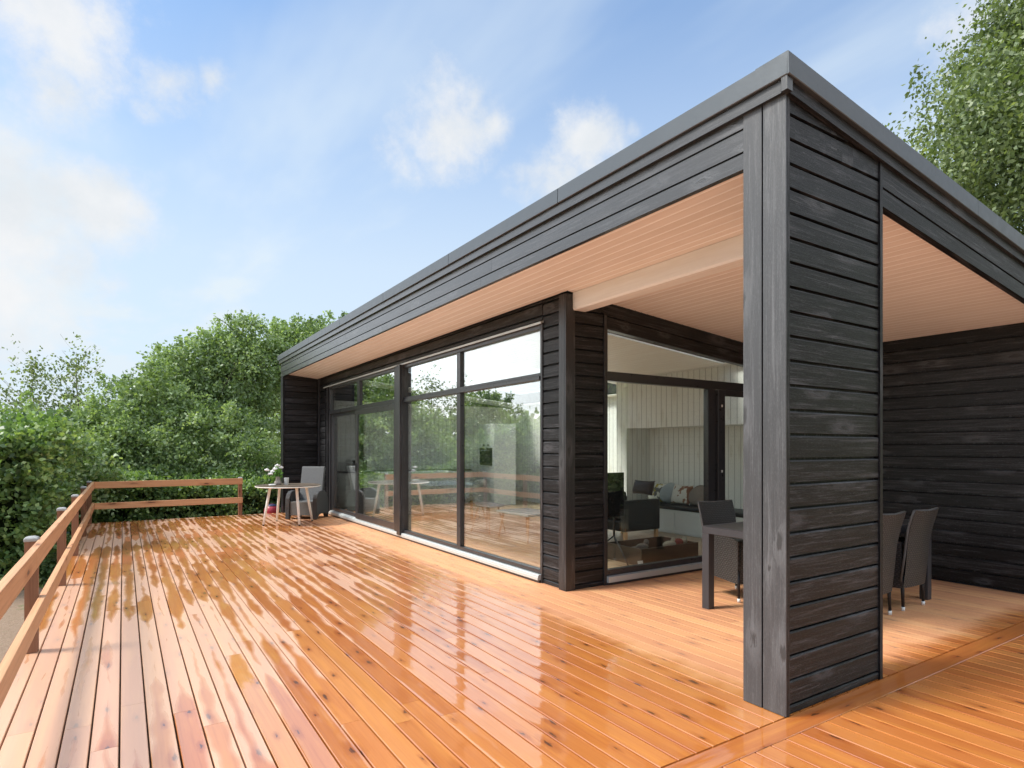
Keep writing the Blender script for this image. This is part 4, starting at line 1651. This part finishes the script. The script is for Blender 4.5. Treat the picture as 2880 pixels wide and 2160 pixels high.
hedge('dense clipped hedge of small bright leaves left of the deck railing', [(-7.5, -.95, 10.75, 15.0, -.5, 1.62)], 2000, 34, .082, 11, (-3, 11.5, GZ))
hedge('dark green hedge running behind the far end of the deck', [(-1.2, 4.2, 15.0, 16.6, -.5, .85)], 1200, 34, .082, 21, (1.5, 15.8, GZ))


def tree(name, label, base, blobs, trunk_h, n_cl, per, sig, size, mat, bark, seed, limbs=9, group=None, tr=.14, shell=.55, shoots=26):
    t_ = thing(name, base, label, 'tree', group)
    rg = np.random.default_rng(seed)
    B = np.array([b[:3] for b in blobs], float)
    Rr = np.array([b[3:6] for b in blobs], float)
    w_ = (Rr.prod(1)) ** (2 / 3)
    idx = rg.choice(len(blobs), n_cl, p=w_ / w_.sum())
    d = rg.normal(size=(n_cl, 3))
    d /= np.linalg.norm(d, axis=1, keepdims=True)
    lum = fbm(d * 2.2 + idx[:, None] * 3.1, 2.1, seed + 9)
    rad = (shell + (1 - shell) * rg.random(n_cl) ** .6) * (1 + .30 * lum) * np.where(rg.random(n_cl) < .14, rg.uniform(1.05, 1.30, n_cl), 1.0)
    cen = B[idx] + d * Rr[idx] * rad[:, None]
    pos, tan, rn = clumped(cen, per, sig, seed + 1, -.3)
    for i in range(shoots):
        k = rg.choice(len(blobs), p=w_ / w_.sum())
        a_ = rg.uniform(0, 6.283)
        q_ = rg.uniform(.1, .85)
        s0 = B[k] + Rr[k] * np.array([math.cos(a_) * q_, math.sin(a_) * q_, .85 * math.sqrt(1 - q_ * q_)])
        L_ = rg.uniform(.35, .8) * float(Rr[k].mean()) * .75
        m_ = int(70 + 90 * L_)
        u_ = rg.random(m_)
        wd = sig * (1.0 - .75 * u_)[:, None]
        pp_ = s0 + np.array([math.cos(a_) * .25 * L_, math.sin(a_) * .25 * L_, L_]) * u_[:, None] + rg.normal(size=(m_, 3)) * wd
        pos = np.concatenate([pos, pp_])
        tan = np.concatenate([tan, rg.normal(size=(m_, 3))])
        rn = np.concatenate([rn, rg.random() * .5 + rg.random(m_) * .45])
    keep = pos[:, 2] > GZ + .1
    leaf_mesh('crown', (pos - np.array(base))[keep], tan[keep], size, mat, rn[keep], t_, .6, seed + 2)
    mb = MB()
    rr_ = random.Random(seed)
    top = Vector((float(B[:, 0].mean()), float(B[:, 1].mean()), trunk_h))
    b0 = Vector(base)
    mb.path([b0, b0.lerp(top, .35) + Vector((rr_.uniform(-.1, .1), rr_.uniform(-.1, .1), 0)), b0.lerp(top, .7), top], [tr * 1.25, tr, tr * .75, tr * .45], 10)
    for i in range(limbs):
        k = i % len(blobs)
        s = b0.lerp(top, rr_.uniform(.4, .98))
        dv = Vector((rr_.gauss(0, 1), rr_.gauss(0, 1), rr_.gauss(.3, .8))).normalized()
        e = Vector(B[k]) + Vector([dv[q] * Rr[k][q] * .68 for q in range(3)])
        m1 = s.lerp(e, .4) + Vector((0, 0, .12 * (e - s).length))
        m2 = s.lerp(e, .75) + Vector((rr_.uniform(-.1, .1), rr_.uniform(-.1, .1), .06))
        mb.path([s, m1, m2, e], [tr * .4, tr * .25, tr * .14, tr * .05], 6)
        for q in range(3):
            f = m1.lerp(e, rr_.uniform(.2, .9))
            g = f + Vector((rr_.gauss(0, .4), rr_.gauss(0, .4), rr_.gauss(.15, .35)))
            mb.path([f, f.lerp(g, .5) + Vector((0, 0, .05)), g], [tr * .1, tr * .07, tr * .03], 5)
    o = mb.build('trunk', bark, t_)
    return t_


def birch(label, base, h, n_br, spread, seed, size=.055, per=46, name='birch_tree', group=None, lean=(0, 0), low=.28, mat='birch', sig=.10):
    """open crown: leaves hang along thin rising branches"""
    t_ = thing(name, base, label, 'tree', group)
    rg = np.random.default_rng(seed)
    rr_ = random.Random(seed)
    b0 = Vector(base)
    mb = MB()
    tp = b0 + Vector((lean[0], lean[1], h))
    pts = [b0.lerp(tp, i / 6) + Vector((rr_.uniform(-.06, .06), rr_.uniform(-.06, .06), 0)) for i in range(7)]
    r0 = h * .013
    mb.path(pts, [r0 * (1 - .93 * i / 6) for i in range(7)], 8)
    P, T, Q = [], [], []
    for i in range(n_br):
        f = low + (1 - low) * ((i + rr_.random()) / n_br)
        s = b0.lerp(tp, f)
        a = rr_.uniform(0, 6.283)
        L = spread * (1.12 - f) * rr_.uniform(.65, 1.2) + .25
        e = s + Vector((math.cos(a) * L, math.sin(a) * L, L * rr_.uniform(.35, 1.15)))
        m_ = s.lerp(e, .5) + Vector((0, 0, -.08 * L))
        mb.path([s, m_, e], [r0 * .32 * (1.1 - f), r0 * .2 * (1.1 - f), .003], 5)
        k = max(6, int(per * (.5 + L)))
        u = rg.random(k) ** .75
        base_p = np.where(u[:, None] < .5, np.array(s) + (np.array(m_) - np.array(s)) * (u[:, None] * 2), np.array(m_) + (np.array(e) - np.array(m_)) * (u[:, None] * 2 - 1))
        sub = max(1, int(k / 8))
        jit = np.repeat(rg.normal(size=(sub, 3)) * sig * 1.6, 9, 0)[:k]
        if len(jit) < k:
            jit = np.concatenate([jit, rg.normal(size=(k - len(jit), 3)) * sig])
        P.append(base_p + jit + rg.normal(size=(k, 3)) * sig * .55 - np.array([0, 0, .05]))
        T.append(rg.normal(size=(k, 3)) + np.array([0, 0, -.9]))
        Q.append(np.full(k, rr_.random() * .45) + rg.random(k) * .55)
    u = rg.random(int(per * 2.2))
    P.append(np.array(b0.lerp(tp, .7)) + (np.array(tp) - np.array(b0.lerp(tp, .7))) * u[:, None] + rg.normal(size=(len(u), 3)) * sig * .8)
    T.append(rg.normal(size=(len(u), 3)))
    Q.append(rg.random(len(u)))
    P, T, Q = np.concatenate(P), np.concatenate(T), np.concatenate(Q)
    leaf_mesh('crown', P - np.array(base), T, size, M[mat], Q, t_, .72, seed)
    mb.build('trunk', M['birchbark'], t_)
    return t_


# behind the far end of the deck
tree('ash_tree', 'broad ash tree rising beside the roof end, the tallest crown on the left', (2.7, 19.6, GZ),
     [(2.7, 19.3, 3.3, 1.15, 1.1, 1.5), (3.9, 19.8, 3.6, 1.3, 1.2, 1.15), (1.75, 19.0, 2.3, 1.05, 1.1, 1.35), (3.1, 19.2, 4.75, .5, .5, .65), (2.6, 18.7, 1.5, 1.8, 1.0, 1.4), (2.35, 19.2, 4.1, .45, .5, .75), (1.05, 19.0, 2.9, .6, .9, 1.15), (1.65, 19.0, 3.4, .55, .8, 1.05), (3.95, 19.4, 4.6, .4, .4, .45)],
     3.6, 1150, 46, .16, .10, M['ash'], M['bark'], 31, 16)
tree('ash_tree', 'ash tree peeping over the metal roof capping', (5.2, 20.5, GZ),
     [(5.0, 20.3, 4.0, 1.4, 1.2, 1.3), (4.6, 20.0, 4.8, .6, .6, .6), (5.9, 20.6, 4.5, 1.2, 1.1, 1.2)], 3.6, 420, 44, .17, .105, M['ash'], M['bark'], 37, 10)
tree('ash_tree', 'lower bushy ash tree between the birches and the tall ash', (.2, 18.0, GZ),
     [(.5, 17.8, 1.9, 1.1, 1.1, 1.2), (-.4, 17.4, 1.3, .9, .9, 1.0), (.75, 18.0, 2.8, .5, .6, .75), (.25, 17.6, 2.6, .35, .4, .6), (.0, 17.4, .8, 1.6, .8, 1.1)], 2.2, 520, 44, .16, .10, M['ash'], M['bark'], 41, 10)
for i, (x, y, z, r1, r3, lab, sd) in enumerate(((.2, 16.7, .55, 1.25, 1.35, 'loose leafy shrub spilling over the hedge near the corner post', 141),
                                                 (2.1, 16.9, .75, 1.35, 1.5, 'tall leafy shrub behind the railing beside the wing wall', 143),
                                                 (-1.9, 14.6, 1.1, 1.5, 1.0, 'leafy shrub crowning the clipped hedge left of the deck', 145))):
    tree('shrub', lab, (x, y, GZ), [(x, y, z, r1, .8, r3), (x + .7, y + .1, z * .8, r1 * .7, .7, r3 * .75), (x - .7, y - .1, z * .7, r1 * .7, .7, r3 * .7)],
         z + .3, 330, 44, .14, .09, M['ash'], M['bark'], sd, 7, None, .06, .55, 16)
birch('slender young birch with two thin tops, right of its twin', (-.98, 18.3, GZ), 4.3, 34, 1.0, 51, .075, 40)
birch('slender open birch at the far left of the hedge', (-1.75, 17.8, GZ), 4.0, 36, 1.15, 53, .075, 40)
birch('low birch sprays at the left edge of the picture', (-2.9, 17.0, GZ), 2.9, 26, 1.2, 57, .075, 36)
# big tree behind the house on the right
tree('large_birch_tree', 'large birch with hanging sprays behind the roof on the right', (15.7, 3.9, GZ),
     [(15.8, 3.8, 6.6, 3.2, 3.2, 2.7), (16.0, 3.7, 9.2, 2.1, 2.1, 2.2), (14.3, 4.7, 6.9, 2.3, 1.9, 1.5), (14.9, 4.3, 8.3, 1.6, 1.5, 1.4), (15.2, 4.1, 10.3, 1.2, 1.2, 1.4), (16.2, 3.4, 4.2, 3.2, 3.2, 1.8)],
     9.0, 2300, 50, .24, .095, M['birch'], M['bark'], 61, 30, None, .17, .30, 90)
# trees left of the garden, seen in the glass
for i, (x, y, h_, w2, sd) in enumerate(((-4.3, 20.5, 3.1, 1.5, 71), (-7.6, 19.2, 2.5, 1.7, 73), (-10.6, 20.5, 3.7, 1.6, 77), (-14.6, 18.2, 3.2, 2.0, 79), (-11.5, 13.2, 3.9, 1.7, 83))):
    tree('garden_tree', ['leafy garden tree beyond the hedge corner', 'lower leafy tree beyond the long hedge', 'tall leafy tree far left of the hedge', 'wide leafy tree at the edge of the garden', 'high leafy tree close to the left garden edge'][i], (x, y, GZ),
         [(x, y, h_ * .55, w2, w2, h_ * .45), (x + .6, y - .3, h_ * .82, w2 * .55, w2 * .55, h_ * .28), (x - .7, y + .3, h_ * .35, w2 * .8, w2 * .8, h_ * .35)],
         h_ * .6, 330, 40, .2, .12, M['ash'], M['bark'], sd, 8)
for i, (x, y, h_, sd) in enumerate(((10.5, -2.2, 5.0, 91), (13.5, -4.5, 6.0, 93))):
    tree('garden_tree', ['leafy tree right of the porch, mirrored in the porch window', 'taller leafy tree right of the porch, further off'][i], (x, y, GZ),
         [(x, y, h_ * .55, 1.8, 1.8, h_ * .45), (x, y, h_ * .3, 1.9, 1.9, h_ * .3)], h_ * .6, 300, 40, .2, .13, M['ash'], M['bark'], sd, 8)
# the wood that closes the view all round
rg = np.random.default_rng(99)
n_ = 2600
an = rg.uniform(0, 6.283, n_)
ra = rg.uniform(46, 60, n_)
hh = rg.random(n_) ** .7 * (5.0 + 2.2 * np.sin(an * 7) + 1.3 * np.sin(an * 17 + 1))
cc_ = np.stack([ra * np.sin(an), ra * np.cos(an), GZ + hh], 1)
pos, tan, rn = clumped(cc_, 22, .8, 98)
fw = leaf_mesh('far_woods', pos, tan, .55, M['ash'], rn, None, .8, 97)
tag(fw, kind='stuff')
